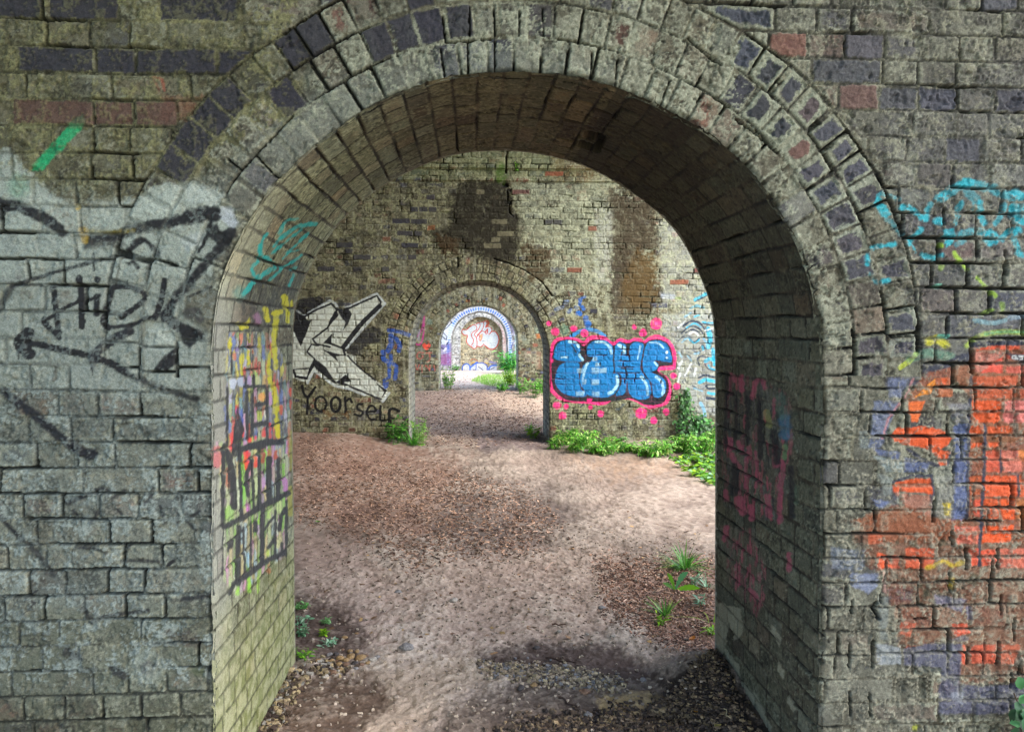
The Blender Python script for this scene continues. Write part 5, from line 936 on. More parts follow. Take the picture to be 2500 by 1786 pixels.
X, Y = np.meshgrid(xs, ys); x = X.ravel(); y = Y.ravel()
P = np.stack([x, y, gz(x, y)], 1); N = np.zeros_like(P); N[:, 2] = 1
G = Surf(P, N, x.astype(np.float32), y.astype(np.float32))
a, b = G.a, G.b
n1 = fbm(a*3, b*3, 201, 4); n2 = fbm(a*22, b*22, 202, 4, .6); n3 = fbm(a*90, b*90, 203, 3, .6); n4 = fbm(a*.9, b*.9, 204, 3)
n3 = .5+(n3-.5)*ss(7, 4, b)*.9+(fbm(a*26, b*14, 213, 3, .6)-.5)*ss(4, 7, b)*.7; n2 = .5+(n2-.5)*ss(16, 9, b)
G.n1, G.n2, G.n3, G.gap, G.inb, G.wear = n1, n2, n3, np.zeros_like(n1), np.ones_like(n1), n2*.6+n3*.4
col = lerp(C('796c61'), C('a49788'), ss(.38, .62, n1*.5+n2*.5)[:, None])
col = lerp(col, C('57473c'), (ss(.55, .68, n4*.4+n2*.35+n3*.25)*.6)[:, None])
G.col = (col*(.85+.3*n3)[:, None]).astype(np.float32)
G.h = ((n1-.5)*.05*ss(0, 3, y)+(n2-.5)*.022+(n3-.5)*.010).astype(np.float32)
# colour of the trodden earth: chips, damp soil, dry grit
G.px = 1.0
def earth(pts, c, op, soft=30, rough=34): tone(G, PX, pts, c, op, soft=soft, rough=rough, wear=.45, joint=0)
G.col *= .90*(1-.38*ss(.60, .72, (.5+(fbm(a*55, b*55, 209, 3, .6)-.5)*ss(7, 4, b))))[:, None]
G.col[:] = lerp(G.col, C('b9a48e'), (ss(.66, .76, (.5+(fbm(a*75, b*75, 211, 3, .6)-.5)*ss(7, 4, b)))*.4)[:, None])
earth([(700, 1040), (930, 1070), (1130, 1110), (1090, 1250), (1000, 1330), (860, 1300), (700, 1250)], '78594a', .6)
earth([(700, 1040), (900, 1062), (1040, 1110), (900, 1170), (700, 1140)], '7a5c4c', .6)
earth([(880, 1800), (1000, 1500), (1100, 1360), (1200, 1200), (1240, 1100), (1340, 1100), (1330, 1250), (1330, 1500), (1250, 1800)], 'a39285', .32)
earth([(1080, 1200), (1350, 1180), (1400, 1250), (1340, 1330), (1150, 1350), (1060, 1290)], '4b403b', .68)
earth([(1150, 1105), (1700, 1120), (1760, 1200), (1760, 1330), (1480, 1300), (1400, 1170)], 'a89484', .3)
earth([(1400, 1120), (1650, 1120), (1700, 1150), (1500, 1160)], 'a8835c', .3)
earth([(720, 1290), (900, 1330), (1000, 1480), (960, 1600), (850, 1560), (730, 1420)], 'a08a7c', .62)
earth([(900, 1380), (1500, 1330), (1560, 1420), (1450, 1560), (1100, 1600), (950, 1500)], '96806f', .5)
earth([(700, 1450), (850, 1480), (900, 1560), (860, 1610), (700, 1610)], '44362e', .8)
earth([(860, 1640), (1150, 1590), (1250, 1640), (1100, 1700), (1000, 1800), (880, 1800)], '96846f', .5)
earth([(1160, 1600), (1300, 1565), (1500, 1580), (1600, 1640), (1500, 1675), (1350, 1625), (1200, 1635)], '43362f', .85, soft=14, rough=20)
earth([(1100, 1730), (1300, 1650), (1450, 1690), (1720, 1640), (1780, 1800), (1080, 1800)], '463a31', .62, soft=26)
earth([(1460, 1700), (1560, 1685), (1725, 1740), (1650, 1765), (1480, 1765)], 'a58f66', .8, soft=10, rough=20)
earth([(640, 1660), (900, 1640), (960, 1700), (850, 1800), (640, 1800)], '453529', .78)
earth([(1500, 1400), (1760, 1380), (1760, 1600), (1600, 1560)], '66493c', .62)
earth([(1620, 1660), (1760, 1600), (1900, 1800), (1680, 1800)], '2a221c', .9)
earth([(1010, 955), (1340, 955), (1320, 1090), (990, 1080)], '8a7062', .55, soft=10, rough=10)
earth([(1180, 960), (1345, 958), (1335, 1020), (1240, 1010)], 'c2ae98', .5, soft=8, rough=10)
earth([(1150, 1060), (1330, 1060), (1345, 1095), (1180, 1105)], '564c52', .6, soft=8, rough=10)
fp = ss(17.2, 18.6, G.P[:, 1])*(1-ss(60, 70, G.P[:, 1]))*ss(3.5, 2.2, np.abs(G.P[:, 0]))
G.col[:] = lerp(G.col, C('a99c90'), (fp*(.55+.5*n1)).clip(0, .92)[:, None])
gl_ = ss(-2.5, -6, G.P[:, 0])+ss(5, 9, G.P[:, 0])+ss(40, 60, G.P[:, 1])+ss(-8, -12, G.P[:, 1])     # rough grass beyond the viaduct
G.col[:] = lerp(G.col, C('4f5f30'), np.clip(gl_, 0, .9)[:, None])
G.col *= (1+.45*ss(5.5, 3.2, G.P[:, 1]))[:, None].astype(np.float32)   # earth colour lightened towards the near arch
G.h -= (.03*np.exp(-((G.P[:, 0]-on_z(1602, 1745)[0])/.075)**2-((G.P[:, 1]-on_z(1602, 1745)[1])/.05)**2)).astype(np.float32)
V = G.P+G.N*G.h[:, None]
o = mesh_from('ground', V, grid_quads(len(xs), len(ys)), np.concatenate([np.clip(G.col, .004, .9), G.gl[:, None]], 1), M_GROUND); o['kind'] = 'structure'
# ------------------------------------------------------------------ loose things on the ground
from mathutils import noise as mnoise
def ground_at(x, y):
    """Height of the finished ground surface."""
    i = np.clip(np.searchsorted(xs, x), 0, len(xs)-1); j = np.clip(np.searchsorted(ys, y), 0, len(ys)-1)
    k = j*len(xs)+i
    return G.P[k, 2]+G.h[k]
def spot(px, py):
    p = on_z(px, py, 0.02)
    for _ in range(6): p = on_z(px, py, float(ground_at(p[0], p[1])))
    return p
def litter(name, n, pts, sizes, cols, seed, dark=0.0, flat=1.0):
    """Many tiny boxes lying on the ground: one object, nobody could count them."""
    g = np.random.default_rng(seed); P = np.array(pts, float); out = []
    while sum(map(len, out)) < n:
        q = np.stack([g.uniform(P[:, 0].min(), P[:, 0].max(), n), g.uniform(P[:, 1].min(), P[:, 1].max(), n)], 1)
        d, _ = seg_dist(q[:, 0], q[:, 1], P, True); ins = inside(q[:, 0], q[:, 1], P)
        y_ = 1800*1.45/np.maximum(q[:, 1]-805, 20)
        keep = ins & (g.random(n) < ss(0, 60, d)*np.minimum(1, (y_/7)**3+.06))
        out.append(q[keep])
    q = np.vstack(out)[:n]
    W = np.array([on_z(x, y, 0.02) for x, y in q]); x, y = W[:, 0], W[:, 1]; z = ground_at(x, y)
    (l0, l1), (w0, w1), (t0, t1) = sizes
    L = g.uniform(l0, l1, n)/2*g.uniform(.35, 1, n)**1.5; w = g.uniform(w0, w1, n)/2; t = g.uniform(t0, t1, n)/2
    yw = g.uniform(0, math.pi, n); pt = g.normal(0, .22*flat, n); rl = g.normal(0, .3*flat, n)
    ax = np.stack([np.cos(yw)*np.cos(pt), np.sin(yw)*np.cos(pt), np.sin(pt)], 1)
    ay = np.stack([-np.sin(yw), np.cos(yw), rl], 1); ay /= np.linalg.norm(ay, axis=1)[:, None]
    az = np.cross(ax, ay)
    c0 = np.stack([x, y, z+t*.7], 1)
    V = []
    for sx, sy, sz in ((-1, -1, -1), (1, -1, -1), (1, 1, -1), (-1, 1, -1), (-1, -1, 1), (1, -1, 1), (1, 1, 1), (-1, 1, 1)):
        jit = g.uniform(.55, 1.15, (n, 3))
        V.append(c0+ax*(sx*L*jit[:, 0])[:, None]+ay*(sy*w*jit[:, 1])[:, None]+az*(sz*t*jit[:, 2])[:, None])
    V = np.stack(V, 1).reshape(-1, 3)
    f = np.array([(0, 3, 2, 1), (4, 5, 6, 7), (0, 1, 5, 4), (1, 2, 6, 5), (2, 3, 7, 6), (3, 0, 4, 7)])
    Q = (np.arange(n)[:, None, None]*8+f[None]).reshape(-1, 4)
    pc = np.array([C(c) for c in cols])[g.integers(0, len(cols), n)]*g.uniform(.5, 1.4, (n, 1))
    col = np.concatenate([np.repeat(pc, 8, 0), np.zeros((n*8, 1))], 1)
    o = mesh_from(name, V, Q, col, M_CHIP, smooth=False); o['kind'] = 'stuff'; return o
litter('wood_chips', 11000, [(700, 1045), (960, 1085), (1150, 1120), (1330, 1180), (1400, 1270), (1330, 1370), (1120, 1380), (1000, 1420), (880, 1330), (700, 1290)], ((.02, .06), (.005, .012), (.002, .006)), ['a8856c', '75594a', 'b89a84', '544036', '866a58', '987860', '60493c'], 401)
litter('wood_chips', 6000, [(1420, 1330), (1760, 1330), (1760, 1640), (1620, 1600), (1450, 1500)], ((.012, .045), (.004, .009), (.002, .005)), ['a58068', '6a4c3e', 'b89a84', '4a362c', '8f6a54'], 402)
litter('wood_chips', 5000, [(1000, 900), (1345, 900), (1345, 1090), (990, 1100)], ((.03, .09), (.008, .018), (.004, .008)), ['a58672', '6a5246', 'bca48e', '4f3c34'], 403)
litter('gravel', 1700, [(720, 1280), (1746, 1260), (1746, 1640), (1800, 1800), (640, 1800), (720, 1600)], ((.006, .022), (.005, .016), (.004, .010)), ['a09080', 'a89884', '948472', '8a7a6a', 'ae9e8a', '988874'], 404, flat=.5)
litter('gravel', 1500, [(1140, 1600), (1330, 1590), (1520, 1625), (1560, 1690), (1350, 1680), (1180, 1650)], ((.008, .026), (.006, .018), (.005, .012)), ['86775f', '9a8a74', '5c4f44', '7a7878', 'a89878'], 405, flat=.6)
litter('gravel', 2600, [(1560, 1690), (1740, 1600), (1900, 1800), (1100, 1800), (1300, 1710)], ((.008, .03), (.006, .02), (.004, .012)), ['3a302a', '4a3e34', '2a221e', '6a5a48', '5a4a3a', '8a7658'], 406)
litter('rubble', 500, [(540, 1830), (712, 1622), (800, 1590), (900, 1610), (860, 1650), (760, 1670), (680, 1830)], ((.008, .035), (.006, .022), (.005, .016)), ['6a5a46', '8a7a5c', '4a3c30', 'a08c68', '3a2e26', '857f74'], 407, flat=.6)
litter('rubble', 420, [(1720, 1600), (1760, 1610), (1960, 1960), (1820, 1900)], ((.008, .035), (.006, .02), (.004, .014)), ['2e2620', '4a3c30', '6a5a48', '201a16', '857050'], 408, flat=.6)
litter('leaf_litter', 260, [(720, 1280), (1746, 1200), (1746, 1620), (1300, 1600), (720, 1600)], ((.02, .05), (.012, .03), (.001, .002)), ['6a4c38', '8a6a4a', 'a88a5c', '4a3428', '7a5e44'], 409, flat=.9)
def pebble(seed):
    """Rounded uneven stone, unit size."""
    import bmesh
    bm = bmesh.new(); bmesh.ops.create_icosphere(bm, subdivisions=3, radius=1)
    for v in bm.verts:
        n_ = mnoise.noise(v.co*1.3+Vector((seed*3.1, 0, 0)))*.35+mnoise.noise(v.co*3+Vector((0, seed, 0)))*.10
        v.co *= 1+n_; v.co.z *= .62; v.co.x *= 1.25
    me = bpy.data.meshes.new('stone'); bm.to_mesh(me); bm.free()
    me.polygons.foreach_set('use_smooth', np.ones(len(me.polygons), bool)); return me
def stone_mat(c):
    mt, nt, p = mat_new('pebble_'+c); nz = nt.nodes.new('ShaderNodeTexNoise'); nz.inputs['Scale'].default_value = 5; nz.inputs['Detail'].default_value = 6
    tc = nt.nodes.new('ShaderNodeTexCoord'); nt.links.new(tc.outputs['Object'], nz.inputs['Vector'])
    rp = nt.nodes.new('ShaderNodeValToRGB'); a_, b_ = rp.color_ramp.elements
    a_.position, b_.position = .35, .68; a_.color = (*(C(c)*.5), 1); b_.color = (*(C(c)*1.25).clip(0, .8), 1)
    nt.links.new(nz.outputs['Fac'], rp.inputs['Fac']); nt.links.new(rp.outputs['Color'], p.inputs['Base Color']); p.inputs['Roughness'].default_value = .8; return mt
KINDS = {'tan': '96784f', 'grey': '85807c', 'dark': '463f3c', 'pale': 'a89e90', 'brown': '7d5f4a'}
SM = {k: stone_mat(v) for k, v in KINDS.items()}
SME = {}
for i, k in enumerate(KINDS):
    for j in range(2): SME[k, j] = pebble(i*2+j+1); SME[k, j].materials.append(SM[k])
g = np.random.default_rng(77)
def stone(px, py, wpx, kind, label, group=None):
    p = spot(px, py); sc = wpx/F*p[1]/2/1.1
    o = bpy.data.objects.new('stone', SME[kind, int(g.integers(0, 2))]); COL.objects.link(o)
    o.location = (p[0], p[1], p[2]+sc*.25); o.scale = (sc, sc, sc*.9); o.rotation_euler = (0, 0, g.uniform(0, 6.28))
    o['label'] = label; o['category'] = 'stone'
    if group: o['group'] = group
for x, y, w, k in [(805, 1598, 15, 'grey'), (821, 1597, 15, 'dark'), (854, 1590, 15, 'tan'), (830, 1607, 20, 'tan'), (809, 1614, 16, 'tan'), (843, 1612, 18, 'tan'), (856, 1604, 22, 'tan'), (880, 1607, 24, 'tan'), (827, 1622, 18, 'tan'), (846, 1624, 18, 'brown'), (866, 1620, 18, 'dark'), (776, 1614, 18, 'tan'), (790, 1632, 18, 'dark'), (806, 1630, 14, 'pale'), (812, 1642, 20, 'brown'), (794, 1652, 16, 'pale'), (872, 1590, 12, 'tan'), (910, 1610, 18, 'pale'), (921, 1604, 14, 'grey'), (893, 1601, 12, 'brown'), (842, 1556, 13, 'tan'), (836, 1586, 10, 'brown'), (850, 1632, 15, 'pale'), (832, 1634, 14, 'tan'), (868, 1632, 13, 'grey'), (898, 1618, 12, 'tan'), (822, 1612, 12, 'brown'), (884, 1622, 13, 'brown')]:
    stone(x, y, w, k, {'tan': 'small tan pebble in the rubble heap beside the left jamb', 'grey': 'small grey pebble in the rubble heap beside the left jamb', 'dark': 'small blackish pebble in the rubble heap beside the left jamb', 'pale': 'small pale pebble in the rubble heap beside the left jamb', 'brown': 'small brown pebble in the rubble heap beside the left jamb'}[k], 'pebbles heaped beside the left jamb')
for x, y, w, k, lb in [(1427, 1690, 24, 'brown', 'angular brown stone on the damp earth in front, with dark shadowed side'), (1304, 1673, 18, 'tan', 'tan stone on the smooth damp earth near the front'), (1272, 1680, 18, 'dark', 'black stone beside the tan one on the damp earth'), (1366, 1541, 12, 'pale', 'pale bluish stone on the gravel strip across the path'), (1497, 1553, 14, 'pale', 'whitish flat stone at the right end of the gravel strip'), (1434, 1548, 9, 'pale', 'small round whitish pebble on the gravel strip'), (992, 1581, 32, 'grey', 'flat grey slate piece lying on the bare path'), (1310, 1582, 16, 'dark', 'dark stone at the edge of the damp crescent'), (1470, 1486, 22, 'grey', 'grey stone on the path left of the grass tufts'), (1762, 1698, 16, 'brown', 'brown stone on the dark soil by the right jamb'), (972, 1446, 18, 'grey', 'small grey stone on the bare left part of the path'),
                        (1108, 1466, 20, 'pale', 'broad pale stone half sunk in the middle of the path'), (1570, 1660, 18, 'grey', 'flat light grey stone left of the soil heap'), (1436, 1748, 26, 'grey', 'bluish grey lump in the dark soil at the bottom edge')]: stone(x, y, w, k, lb)
# puddle
p0 = on_z(1602, 1745); th = np.linspace(0, 2*math.pi, 40, endpoint=False)
rr_ = 1+.25*np.sin(th*3+1)+.12*np.sin(th*5)
zp = float(ground_at(p0[0], p0[1]))+.011
me = bpy.data.meshes.new('water'); me.from_pydata([(p0[0]+.075*r_*math.cos(t), p0[1]+.04*r_*math.sin(t), zp) for r_, t in zip(rr_, th)], [], [list(range(40))])
mt, nt, p = mat_new('puddle_water'); p.inputs['Base Color'].default_value = (.05, .045, .04, 1); p.inputs['Roughness'].default_value = .06; me.materials.append(mt)
o = bpy.data.objects.new('water', me); COL.objects.link(o); o['kind'] = 'structure'
# twigs and fallen leaves
def tube(path, r0, r1, k=5):
    path = np.array(path, float); n = len(path); V = []; Fq = []
    for i in range(n):
        t = path[min(i+1, n-1)]-path[max(i-1, 0)]; t = t/np.linalg.norm(t); a_ = np.cross(t, [.31, .2, .93]); a_ /= np.linalg.norm(a_); b_ = np.cross(t, a_)
        r = r0+(r1-r0)*i/(n-1)
        for j in range(k): V.append(path[i]+r*(math.cos(2*math.pi*j/k)*a_+math.sin(2*math.pi*j/k)*b_))
    for i in range(n-1):
        for j in range(k): Fq.append((i*k+j, i*k+(j+1) % k, (i+1)*k+(j+1) % k, (i+1)*k+j))
    return np.array(V), np.array(Fq)
def single(name, V, Q, c, label, cat, mat=None, group=None):
    base = V.mean(0); base[2] = V[:, 2].min()
    col = np.tile(np.r_[C(c), 0], (len(V), 1)) if isinstance(c, str) else c
    o = mesh_from(name, V-base, Q, col, mat or M_CHIP); o.location = base; o['label'] = label; o['category'] = cat
    if group: o['group'] = group
    return o
for (x0, y0), (x1, y1), r, c, lb in [((1332, 1609), (1405, 1622), .005, '3a2a22', 'dark bent twig lying across the gravel strip'), ((1364, 1706), (1406, 1730), .005, '33261f', 'dark twig on the soil at the bottom of the view'), ((1767, 1734), (1781, 1758), .002, 'c4b48e', 'short straw on the dark soil by the right jamb'), ((1770, 1707), (1800, 1722), .0025, '7a6248', 'thin brown stalk beside the foot of the right jamb'), ((1348, 1527), (1380, 1528), .005, '5c463a', 'straight brown stick behind the gravel strip'), ((1330, 1392), (1350, 1375), .005, 'b89a86', 'pale splinter of wood in the middle of the path')]:
    a0, a1 = spot(x0, y0), spot(x1, y1); t = np.linspace(0, 1, 7)[:, None]
    path = a0*(1-t)+a1*t; path[:, 2] += .008+.004*np.sin(t[:, 0]*9); path[:, 0] += .006*np.sin(t[:, 0]*7)
    V, Q = tube(path, r, r*.5); single('twig', V, Q, c, lb, 'twig')
for x, y, w, c, lb in [(1690, 1563, 24, 'c07a2c', 'orange brown fallen leaf among the chips right of the path'), (1752, 1777, 20, 'a89a5a', 'curled pale yellow leaf at the bottom right of the soil'), (1487, 1768, 12, 'b89a20', 'narrow yellow leaf at the bottom edge'), (1698, 1742, 12, '9a6a24', 'brown leaf on the dark soil heap'), (1640, 1385, 10, 'c08a3c', 'ochre leaf under the grass tuft'), (776, 1300-24, 14, '6a9a4a', 'tiny green leaf lying on the brown chips')]:
    p = spot(x, y); L = w/F*p[1]/2; ang = g.uniform(0, 6.28); V = []
    for u in np.linspace(-1, 1, 7):
        hw = .55*(1-u*u)**.7+.02
        for s_ in (-1, 0, 1): V.append((L*u*math.cos(ang)-L*hw*s_*math.sin(ang)+p[0], L*u*math.sin(ang)+L*hw*s_*math.cos(ang)+p[1], p[2]+.008+L*.25*abs(s_)+L*.2*u*u))
    Q = np.array([(i*3+j, i*3+j+1, i*3+j+4, i*3+j+3) for i in range(6) for j in range(2)])
    single('fallen_leaf', np.array(V), Q, c, lb, 'leaf', M_LEAF)

# ------------------------------------------------------------------ plants
def leaves_mesh(P, D, U, L, W, cols, fold=.18, curl=.25):
    """Leaf blades: position, direction, up, length, width."""
    n = len(P); S_ = np.cross(D, U); S_ /= np.linalg.norm(S_, axis=1)[:, None]+1e-9; U = np.cross(S_, D)
    pts = []
    for u, hw in ((0, .06), (.3, .42), (.62, .40), (1, .02)):
        c0 = P+D*(u*L)[:, None]-U*(curl*u*u*L)[:, None]
        for s_ in (-1, 0, 1): pts.append(c0+S_*(s_*hw*W)[:, None]+U*((abs(s_)*fold*hw)*W)[:, None])
    V = np.stack(pts, 1).reshape(-1, 3)
    f = np.array([(i*3+j, i*3+j+1, i*3+j+4, i*3+j+3) for i in range(3) for j in range(2)])
    Q = (np.arange(n)[:, None, None]*12+f[None]).reshape(-1, 4)
    return V, Q, np.repeat(np.concatenate([cols, np.zeros((n, 1))], 1), 12, 0)
def palette(g, n, cols, v=.35):
    return np.array([C(c) for c in cols])[g.integers(0, len(cols), n)]*g.uniform(1-v, 1+v, (n, 1))
def plant(name, label, base, h, spread, stems, per, ll, lw, cols, seed, group=None, cat='plant', lean=(0, 0), up_=.35, curl=.3, mat=None):
    g = np.random.default_rng(seed); r = empty(name, base, label, cat, group)
    LP, LD, LU, LL, LW, SV, SQ = [], [], [], [], [], [], []; off = 0
    for k in range(stems):
        a_ = g.uniform(0, 6.283); rad = spread*math.sqrt(g.random()); hh = h*g.uniform(.55, 1.05)
        b0 = np.array([.45*rad*math.cos(a_), .45*rad*math.sin(a_), -.01]); e = np.array([rad*math.cos(a_)+lean[0]*hh, rad*math.sin(a_)+lean[1]*hh, hh])
        t = np.linspace(0, 1, 6)[:, None]; path = b0*(1-t)+e*t; path[:, 2] = b0[2]+(hh+.01)*(t[:, 0]**.8)
        V, Q = tube(path, .0022+.002*h, .001, 4); SV.append(V); SQ.append(Q+off); off += len(V)
        for i in range(per):
            u = g.uniform(.15, 1); j = min(int(u*5), 4); q = path[j]+(path[j+1]-path[j])*(u*5-j)
            al = g.uniform(0, 6.283); d_ = np.array([math.cos(al), math.sin(al), g.normal(up_, .35)]); d_ /= np.linalg.norm(d_)
            LP.append(q); LD.append(d_); LU.append([g.normal(0, .3), g.normal(0, .3), 1]); z_ = g.uniform(.55, 1.1); LL.append(ll*z_); LW.append(lw*z_)
    P, D, U = map(np.array, (LP, LD, LU)); n = len(P)
    V, Q, c = leaves_mesh(P, D, U, np.array(LL), np.array(LW), palette(g, n, cols), curl=curl)
    mesh_from('leaves', V, Q, c, mat or M_LEAF, r, smooth=True)
    V, Q = tube([(0, 0, -.012), (0, 0, -.006), (0, 0, .004)], .5*spread, .35*spread, 7); V[:, 2] -= .012; SV.append(V); SQ.append(Q+off)
    V = np.vstack(SV); mesh_from('stems', V, np.vstack(SQ), np.tile(np.r_[C(cols[0])*.8, 0], (len(V), 1)), M_LEAF, r)
    return r
def tuft(name, label, base, n, L, w, cols, seed, group=None, droop=.6, kind=None):
    g = np.random.default_rng(seed); V = []; Q = []; c = []
    for k in range(n):
        a_ = g.uniform(0, 6.283); l_ = L*g.uniform(.45, 1.1); el = g.uniform(.35, 1.35); dr = droop*g.uniform(.4, 1.3); w_k = w*g.uniform(.6, 1.2)
        d_ = np.array([math.cos(a_), math.sin(a_)]); s_ = np.array([-d_[1], d_[0], 0]); o_ = np.r_[d_*g.uniform(0, L*.12), -.005]
        cc = C(cols[g.integers(0, len(cols))])*g.uniform(.65, 1.35); b0 = len(V)
        for i in range(6):
            u = i/5; p_ = o_+np.r_[d_*l_*u*math.cos(el)*(1+.3*u), l_*(u*math.sin(el)-dr*u*u*.55)]; p_[2] = max(p_[2], -.004)
            hw = w_k/2*(1-u**2.2)+.0004
            V += [p_-s_*hw, p_+s_*hw]; c += [np.r_[cc, 0]]*2
        Q += [(b0+2*i, b0+2*i+1, b0+2*i+3, b0+2*i+2) for i in range(5)]
    o = mesh_from(name, np.array(V), np.array(Q), np.array(c), M_LEAF); o.location = base
    o['label'] = label; o['category'] = 'grass'
    if group: o['group'] = group
    return o
GR = ['4f8f2c', '5fa838', '3f7a28', '78b84a', '468a30']; LM = ['8cbf2a', 'a4cc30', '74ac28']; DK = ['2f5a28', '3c6e30', '4a7c3a', '26481f']; PL = ['86b48c', 'a4c4a4', '5f9470']
# by the second pier
b = spot(962, 1078); plant('leafy_weed', 'dark green nettle like weed against the left foot of the second arch', b+np.array([0, -.05, 0]), .31, .17, 13, 16, .085, .034, GR+DK[:2], 501)
b = spot(1028, 1082); plant('leafy_weed', 'feathery light green weed just inside the left foot of the second arch', b, .33, .13, 16, 18, .06, .016, ['86b84a', '6fae3c', 'a0c860'], 502)
b = spot(1010, 1086); tuft('grass_tuft', 'grass sprawling in front of the left foot of the second arch', b, 90, .30, .009, GR, 503)
b = spot(1292, 1052); tuft('grass_tuft', 'grey green grass inside the right foot of the second arch', b, 60, .20, .009, ['6fa05a', '86b060', '5a8c4a'], 504)
b = spot(1300, 1066); plant('leafy_weed', 'low lime green weed inside the right foot of the second arch', b, .15, .14, 12, 12, .05, .034, LM, 505)
g = np.random.default_rng(5)
for k in range(30):                                                # strip of weeds along the foot of the wall
    px = 1352+k*13.6+g.normal(0, 5); base_y = np.interp(px, [1340, 1380, 1500, 1600, 1746], [1092, 1098, 1106, 1110, 1108])+g.uniform(-16, 5)
    hh = np.interp(px, [1340, 1385, 1440, 1520, 1640, 1700, 1760], [.16, .26, .20, .09, .17, .26, .30])
    b = spot(px, base_y)
    plant('low_weed', 'low bright green weed in the strip along the wall under the blue letters', b, hh*g.uniform(.8, 1.15), .15, 12, 15, .075, .022, ['5cac2e', '74bc3e', '90cc50', '528c32', 'a8c870', '8aa04c', '467a2e'], 520+k, 'weeds along the foot of the second pier', lean=(.5, -.35), up_=.1, curl=.5)
for k, (px, py) in enumerate([(1668, 1130), (1690, 1142), (1712, 1128), (1735, 1140), (1752, 1152), (1700, 1160), (1726, 1168), (1748, 1178), (1680, 1120), (1738, 1120)]):
    plant('low_weed', 'yellow green broad leaved weed creeping over the path beside the right jamb', spot(px, py), .07, .14, 9, 7, .07, .05, ['86b82c', '6aa43c', 'a0c83c', '8ab48a', '4f8a30'], 560+k, 'broad leaved weeds creeping over the path', up_=.15)
def climber(label, segs, n, size, cols, seed, Y, dens=.09, name='ivy'):
    g = np.random.default_rng(seed); b = on_y(*segs[0], Y); r = empty(name, b, label, 'ivy')
    path = np.array([on_y(x, y, Y-.03) for x, y in segs]); t = np.linspace(0, len(path)-1, 14)
    P2 = np.stack([np.interp(t, np.arange(len(path)), path[:, i]) for i in range(3)], 1)
    V, Q = tube(P2-b, .006, .002, 5); mesh_from('stem', V, Q, np.tile(np.r_[C('4a3c2c'), 0], (len(V), 1)), M_LEAF, r)
    u = g.random(n)**.8*(len(path)-1); P = np.stack([np.interp(u, np.arange(len(path)), path[:, i]) for i in range(3)], 1)
    wd = dens*(1.25-u/(len(path)-1)); P[:, 0] += g.normal(0, 1, n)*wd; P[:, 2] += g.normal(0, .05, n); P[:, 1] -= g.uniform(0, .09, n)
    D = np.stack([g.normal(0, .6, n), g.normal(-.35, .2, n), g.normal(-.5, .4, n)], 1); D /= np.linalg.norm(D, axis=1)[:, None]
    U = np.stack([g.normal(0, .3, n), np.full(n, -1.0), np.full(n, .6)], 1)
    V, Q, c = leaves_mesh(P-b, D, U, size*g.uniform(.6, 1.2, n), size*.85*g.uniform(.6, 1.2, n), palette(g, n, cols)); mesh_from('leaves', V, Q, c, M_LEAF, r)
climber('ivy climbing the second pier beside the pale swirl graffiti', [(1672, 1100), (1676, 1050), (1668, 1010), (1672, 955)], 330, .05, DK+['5a8c4a'], 601, Y2)
climber('ivy spreading over the foot of the second pier at its right end', [(1725, 1105), (1722, 1080), (1715, 1040), (1700, 1020)], 380, .05, DK+['54944a', '6aa858'], 602, Y2, .16)
b = on_y(1262, 412, Y2-.03); plant('fern', 'tiny bright green fern sprouting from the string course above the damp stain', b, .07, .05, 8, 9, .035, .014, ['74b430', '90c840'], 603)
b = on_y(1568, 1098, Y2-.03); plant('leafy_weed', 'single spindly weed against the wall below the pink dots', spot(1525, 1092), .22, .05, 4, 9, .06, .03, ['6a9a54', '8ab070'], 604)
# near the viewer, right of the path
tuft('grass_tuft', 'largest grass tuft, sprawling right of the path behind the dandelion', spot(1672, 1388), 95, .20, .0075, GR+['8cb870'], 611, droop=.75)
tuft('grass_tuft', 'small grass tuft in front of the dandelion', spot(1624, 1502), 30, .125, .0085, ['6a9c3c', '86b050', '4f8434'], 612, droop=.4)
tuft('grass_tuft', 'thin grey green grass between the dandelion and the right jamb', spot(1725, 1432), 26, .10, .005, PL, 613)
r = empty('dandelion', spot(1648, 1440), 'dandelion plant with four toothed leaves right of the path', 'plant')
px2m = spot(1648, 1440)[1]/F
for (ex, ey), w, c, rise in [((-22, 46), .024, '74b430', .05), ((30, 48), .034, '5a9a60', .08), ((62, -8), .034, '80c01e', .03), ((-32, 17), .022, '6aa050', .02)]:
    n_ = 13; V = []; e = np.array([ex*px2m, -.02 if ey > 30 else -.01, max(ey, 0)*px2m*.9+.012]); d_ = e/np.linalg.norm(e); s_ = np.cross(d_, [0, -1, .35]); s_ /= np.linalg.norm(s_)
    for i in range(n_):
        u = i/(n_-1); hw = w/2*(math.sin(math.pi*min(1, .12+.88*u)**1.4))*(1 if i % 2 else .68)+.0012; q = e*u+np.array([0, 0, rise*u*(1-u)])
        for k_ in (-1, 0, 1): V.append(q+s_*(hw*k_)+np.array([0, 0, .2*hw*abs(k_)]))
    Q = np.array([(i*3+j, i*3+j+1, i*3+j+4, i*3+j+3) for i in range(n_-1) for j in range(2)])
    mesh_from('leaf', np.array(V), Q, np.tile(np.r_[C(c), 0], (len(V), 1)), M_LEAF, r)
for k, (px, py, nm, lb) in enumerate([(1614, 1522, 'seedling', 'yellow green seedling below the small grass tuft'), (1736, 1549, 'seedling', 'seedling at the foot of the right jamb'), (1690, 1425, 'seedling', 'pale silvery leaves right of the dandelion'), (1708, 1478, 'seedling', 'pale star shaped weed in front of the dandelion')]):
    plant(nm, lb, spot(px, py), .05, .03, 5, 4, .045, .014, PL if 'pale' in lb else LM, 620+k)
tuft('grass_tuft', 'long curved blades leaning out from the right jamb', spot(1742, 1520), 7, .18, .009, LM, 626, droop=.7)
